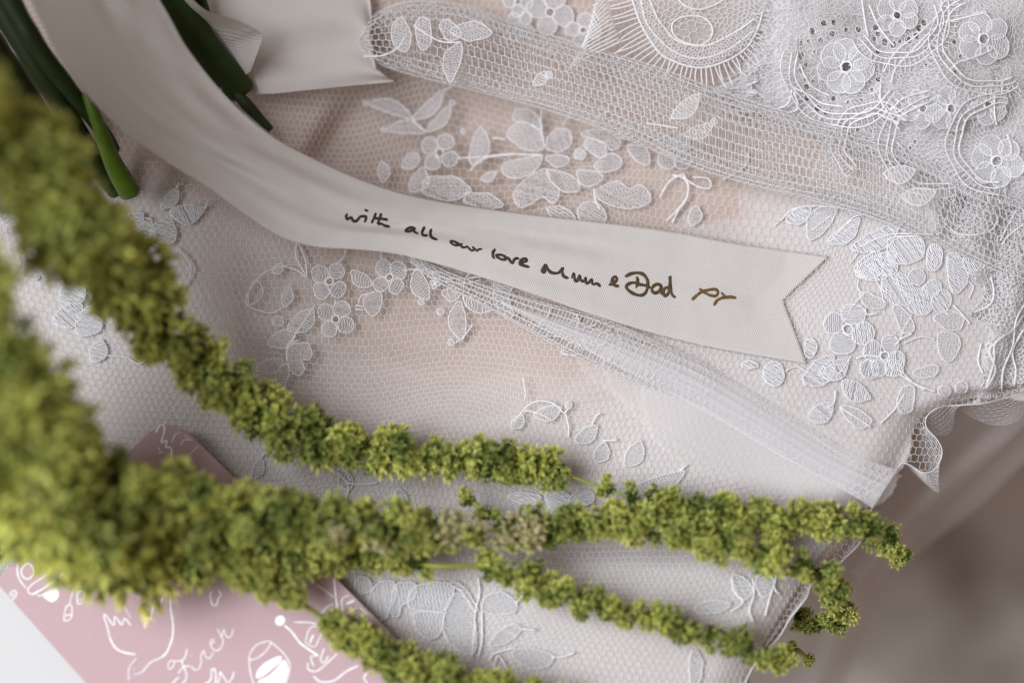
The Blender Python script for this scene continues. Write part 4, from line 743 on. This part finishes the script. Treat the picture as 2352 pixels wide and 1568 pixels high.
draw('zigzag_drawing', 'white zigzag and bird marks by the rounded corner', [(K3, 3.6, [(145, 260), (180, 190), (220, 170), (242, 210), (230, 290), (208, 375), (270, 350), (258, 425), (310, 430), (325, 470), (320, 520)], ''), (K3, 2.2, [(325, 370), (370, 280), (430, 258)], 't'), (K3, 2.4, [(425, 410), (470, 345), (565, 348)], 't'), (K3, 2.2, [(470, 285), (540, 340)], 't'), (K3, 1.8, [(530, 520), (580, 460), (640, 410)], 't'), (K3, 1.8, [(415, 205), (395, 240)], ''), (K3, 2.2, [(178, 430), (182, 460)], ''), (K3, 2.2, [(170, 490), (220, 485)], '')])
draw('curl_drawing', 'short white curl seen in a gap of the strands', [(K1, 2.6, [(1180, 20), (1200, -60), (1180, -100)], 't')])
draw('curl_drawing', 'tiny white squiggle at the lower edge of the strands', [(K1, 2.4, [(1940, 150), (1990, 130), (2020, 160), (2080, 150)], 't')])
paper = mesh('paper_sheet', P(np.array([-2, 620, 300, -300, -300]), np.array([1338, 2040, 2060, 1900, 1240]), .0058), [(4, 3, 2, 1, 0)], M_PAPER, smooth=False)
pm = paper.modifiers.new('thickness', 'SOLIDIFY'); pm.thickness = .0006
tag(paper, 'blank white paper sheet under the left edge of the pink card', 'paper')

# ------------------------------------------------------------------ sheer layer hanging lower down
und = thing('sheer_underskirt', 'dusky sheer underskirt hanging out of focus below the lace edge', 'underskirt')
grid_sheet('sheer_cloth', [(2130, 820), (2080, 950), (1960, 1080), (1880, 1220), (1780, 1400), (1650, 1640)], [(2460, 960), (2352, 1062), (2240, 1172), (2140, 1246), (2075, 1300), (2035, 1330), (2012, 1400), (1975, 1490), (1915, 1640)], [-.03, -.035, -.04], [-.085, -.095, -.10, -.09], 30, M_UNDER, und, .004, 90)
grid_sheet('sheer_cloth', [(2200, 850), (2100, 930), (2000, 1100), (1900, 1280)], [(2460, 880), (2400, 930), (2330, 1000), (2200, 1130), (2080, 1260), (2010, 1350)], [-.02, -.02, -.03], [-.05, -.06, -.07], 24, M_UNDER, und, .003, 70)

# ------------------------------------------------------------------ amaranth
def cluster_mesh(seed, nfl, m):
    r = np.random.default_rng(seed); V = []; F = []; tip = []; n = 0
    def fr(d):
        d = d / np.linalg.norm(d); a = np.cross(d, [0.3, 0.9, 0.2]); a /= np.linalg.norm(a); return d, a, np.cross(d, a)
    for k in range(nfl):
        z = 1 - 1.45 * (k + .5) / nfl; ph = k * 2.39996 + r.uniform(-.25, .25); q = math.sqrt(max(0, 1 - z * z))
        d, a, b = fr(np.array([q * math.cos(ph), q * math.sin(ph), z])); c = d * r.uniform(.50, .76); size = r.uniform(.34, .52); br = r.uniform(-.15, .35)
        for i in range(8):
            t = i * 2.39996 + r.uniform(-.3, .3); sp = 0.15 + 1.15 * (i / 7); dr = d * math.cos(sp) + (a * math.cos(t) + b * math.sin(t)) * math.sin(sp)
            sd = np.cross(dr, d + .001 * a); sd = sd / (np.linalg.norm(sd) + 1e-6); ln = size * r.uniform(.75, 1.2); w = .085 * r.uniform(.8, 1.3)
            mid = c + dr * ln * .45 + d * .02; end = c + dr * ln - d * .03 * r.uniform(-1, 1.5)
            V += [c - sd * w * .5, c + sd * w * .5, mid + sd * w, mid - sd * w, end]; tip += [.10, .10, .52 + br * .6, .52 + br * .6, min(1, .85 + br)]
            F += [(n, n + 1, n + 2, n + 3), (n + 3, n + 2, n + 4)]; n += 5
    # heart of the cluster, coloured dark for the shade inside it
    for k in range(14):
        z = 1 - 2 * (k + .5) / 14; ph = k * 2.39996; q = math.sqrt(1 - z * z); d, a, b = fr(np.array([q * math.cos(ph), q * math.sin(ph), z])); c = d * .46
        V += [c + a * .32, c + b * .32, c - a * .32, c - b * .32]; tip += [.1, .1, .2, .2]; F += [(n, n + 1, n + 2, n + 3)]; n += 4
    o = mesh('blossom_cluster', V, F, m, None, False); me = o.data; at = me.attributes.new('tip', 'FLOAT', 'POINT'); at.data.foreach_set('value', np.array(tip, np.float32))
    bpy.data.objects.remove(o); return me
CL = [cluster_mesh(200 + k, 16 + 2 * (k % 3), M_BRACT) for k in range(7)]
CLP = [cluster_mesh(300 + k, 14, M_BRACT_PALE) for k in range(2)]
CLD = [cluster_mesh(400 + k, 22, M_BRACT_SHADE) for k in range(2)]
def strand(path, width, label, spacing=46, gaps=(), pale=(), stem_r=5, around=4, seed=1, size=1.0, fat=.92):
    rnd = random.Random(seed); t = thing('amaranth_strand', label, 'amaranth', 'green hanging amaranth strands')
    q = spline(path, 6); L = np.concatenate([[0], np.cumsum(np.linalg.norm(np.diff(q[:, :2], axis=0), axis=1))])
    X = P(q[:, 0], q[:, 1], q[:, 2]); mb = MB(); rr = stem_r * PX * np.interp(L / L[-1], [0, .7, 1], [1.2, 1, .4]); mb.tube(X[::2], rr[::2], 8); mb.build('stem', M_ASTEM, t)
    T = np.gradient(X, axis=0); T /= np.linalg.norm(T, axis=1, keepdims=True); s = 4.0; k = 0
    pa = np.array(path, float)[:, :2]; LC = np.array([L[np.argmin(((q[:, :2] - c) ** 2).sum(1))] for c in pa]); WC = np.interp(np.linspace(0, 1, len(pa)), np.linspace(0, 1, len(width)), width) * fat
    while s < L[-1]:
        w = np.interp(s, LC, WC)
        x = np.array([np.interp(s, L, X[:, c]) for c in range(3)]); tg = np.array([np.interp(s, L, T[:, c]) for c in range(3)]); uu = np.interp(s, L, q[:, 0])
        dens = 1.0
        for g0, g1, dv in gaps:
            if g0 < uu < g1: dens = dv
        A = np.cross(tg, [0, 0, 1.]); A /= np.linalg.norm(A); B = np.cross(A, tg)
        nn = around if w > 75 else max(2, around - 1)
        for i in range(nn):
            k += 1
            if rnd.random() > dens: continue
            ph = k * 2.39996 + rnd.uniform(-.35, .35); up = math.sin(ph)
            if up < -.75: ph += 1.2
            d = A * math.cos(ph) + B * math.sin(ph); R_ = w * .5 * PX; cs = min(R_ * .66, 36 * PX * size) * rnd.uniform(.58, 1.22) * (1 + .95 * (w > 150) + .7 * (w > 320))
            lump = .80 + .42 * abs(float(vnoise(s + 37 * seed, ph * 60.0, 62, seed + 40))) + rnd.uniform(-.08, .10)
            pos = x + d * max(R_ * lump - cs * .85, R_ * .30) + tg * rnd.uniform(-.45, .45) * spacing * PX
            pl = any(a < uu < b and rnd.random() < pr for a, b, pr in pale)
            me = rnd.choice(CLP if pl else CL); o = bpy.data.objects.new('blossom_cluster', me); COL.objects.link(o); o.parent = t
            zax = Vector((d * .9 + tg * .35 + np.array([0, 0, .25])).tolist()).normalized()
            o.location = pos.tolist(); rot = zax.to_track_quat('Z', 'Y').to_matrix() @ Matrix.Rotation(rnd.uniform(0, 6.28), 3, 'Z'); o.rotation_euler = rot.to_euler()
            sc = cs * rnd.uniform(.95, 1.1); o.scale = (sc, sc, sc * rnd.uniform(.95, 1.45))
        if dens > .5:  # core clusters in shade colour, added to darken the gaps
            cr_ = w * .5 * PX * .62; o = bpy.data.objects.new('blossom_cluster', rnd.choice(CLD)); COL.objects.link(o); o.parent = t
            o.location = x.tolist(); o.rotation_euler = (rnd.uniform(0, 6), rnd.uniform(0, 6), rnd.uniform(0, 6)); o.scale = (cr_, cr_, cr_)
        s += spacing * rnd.uniform(.8, 1.2)
    return t
strand([(-2000, -900, .25), (-1400, -550, .225), (-915, -250, .20), (-520, -20, .17), (-210, 170, .14), (25, 330, .112), (120, 440, 0.098), (190, 550, 0.085), (295, 650, 0.0571), (370, 750, 0.0462), (430, 810, 0.0378), (520, 880, 0.0302), (620, 960, 0.0235), (720, 1005, 0.022), (860, 1030, 0.018), (1010, 1045, 0.016), (1170, 1060, 0.015), (1280, 1085, 0.014), (1330, 1100, 0.014), (1400, 1125, 0.014), (1480, 1150, 0.015), (1600, 1165, 0.016), (1750, 1185, 0.016), (1880, 1190, 0.015), (1980, 1205, 0.012), (2045, 1240, 0.004), (2082, 1285, -0.008)],
       [700, 850, 800, 500, 270, 205, 215, 205, 200, 190, 175, 160, 160, 145, 135, 135, 135, 110, 60, 75, 100, 120, 120, 115, 105, 95, 75], 'longest amaranth strand, swollen out of view for shade, from the blurred dark top down to the farthest right-hand tip', 46, gaps=((940, 1030, .45), (1290, 1395, .12)), seed=3, fat=.76)  # first points are an unseen mass, added to shade the upper left
strand([(-1300, -500, .20), (-900, -200, .18), (-420, 330, .135), (-140, 560, .114), (-30, 795, 0.104), (50, 920, 0.098), (155, 1032, 0.0765), (288, 1125, 0.0576), (450, 1150, 0.0475), (600, 1180, 0.0396), (750, 1205, 0.0331), (900, 1212, 0.0281), (1050, 1215, 0.0238), (1200, 1215, 0.0202), (1350, 1200, 0.0166), (1480, 1205, 0.02), (1620, 1230, 0.019), (1740, 1265, 0.019), (1840, 1300, 0.016), (1905, 1335, 0.008), (1935, 1385, -0.006), (1915, 1430, -0.018), (1870, 1432, -0.024), (1820, 1400, -0.028)],
       [340, 330, 290, 235, 225, 225, 215, 200, 195, 190, 180, 165, 150, 140, 130, 130, 130, 125, 120, 118, 112, 105, 95, 85], 'thick amaranth strand ending in a hooked tail below the lace hem', 46, gaps=((1040, 1140, .5),), pale=((860, 1250, .28), (700, 860, .1)), around=4, seed=5, fat=.70)  # its out-of-view start was also added to cast shade
strand([(-70, 1010, 0.054), (40, 1120, 0.049), (140, 1200, 0.0432), (240, 1255, 0.0374), (350, 1275, 0.0317), (470, 1265, 0.0274), (590, 1280, 0.0245), (700, 1275, 0.0216), (810, 1265, 0.0187), (930, 1290, 0.0158), (1010, 1300, 0.02), (1100, 1300, 0.018), (1200, 1320, 0.017), (1300, 1370, 0.017), (1430, 1400, 0.017), (1560, 1435, 0.017), (1690, 1475, 0.015), (1780, 1510, 0.01), (1830, 1530, 0.004)],
       [190, 200, 190, 170, 150, 130, 110, 90, 75, 80, 88, 85, 80, 78, 72, 62], 'amaranth strand below the thick one, ending over the satin at the bottom right', 46, gaps=((900, 960, .7), (985, 1090, .15), (1130, 1190, .5)), pale=((1040, 1240, .1),), seed=8)
strand([(450, 1240, .042), (540, 1300, .034), (620, 1345, .028), (700, 1390, .022), (760, 1430, .018), (850, 1480, .017), (950, 1525, .018), (1060, 1560, .018), (1180, 1590, .016), (1300, 1610, .012)],
       [90, 90, 80, 75, 95, 105, 105, 100, 90, 70], 'lowest amaranth strand crossing the printed card', 46, gaps=((705, 745, .1),), seed=13)
strand([(-80, 900, .085), (0, 1010, .080), (80, 1110, .074), (160, 1190, .066), (220, 1250, .060), (240, 1290, .055)], [220, 220, 200, 190, 150], 'blurred pale amaranth side branch at the far left above the card', 52, seed=17)
strand([(-60, 1262, .012), (0, 1255, .011), (45, 1245, .011), (95, 1232, .011)], [70, 70, 60, 45], 'small dark amaranth tip lying on lace beside the card corner', 46, seed=19, around=3)
strand([(1120, 1180, .016), (1080, 1150, .014), (1045, 1135, .012)], [60, 55, 40], 'little side sprig of amaranth between the two middle strands', 46, seed=23, around=3)
strand([(1860, 1520, -.02), (1830, 1490, -.014), (1790, 1480, -.010)], [40, 45, 40], 'tiny dark amaranth tip behind the end of the lower strand', 46, seed=29, around=3)
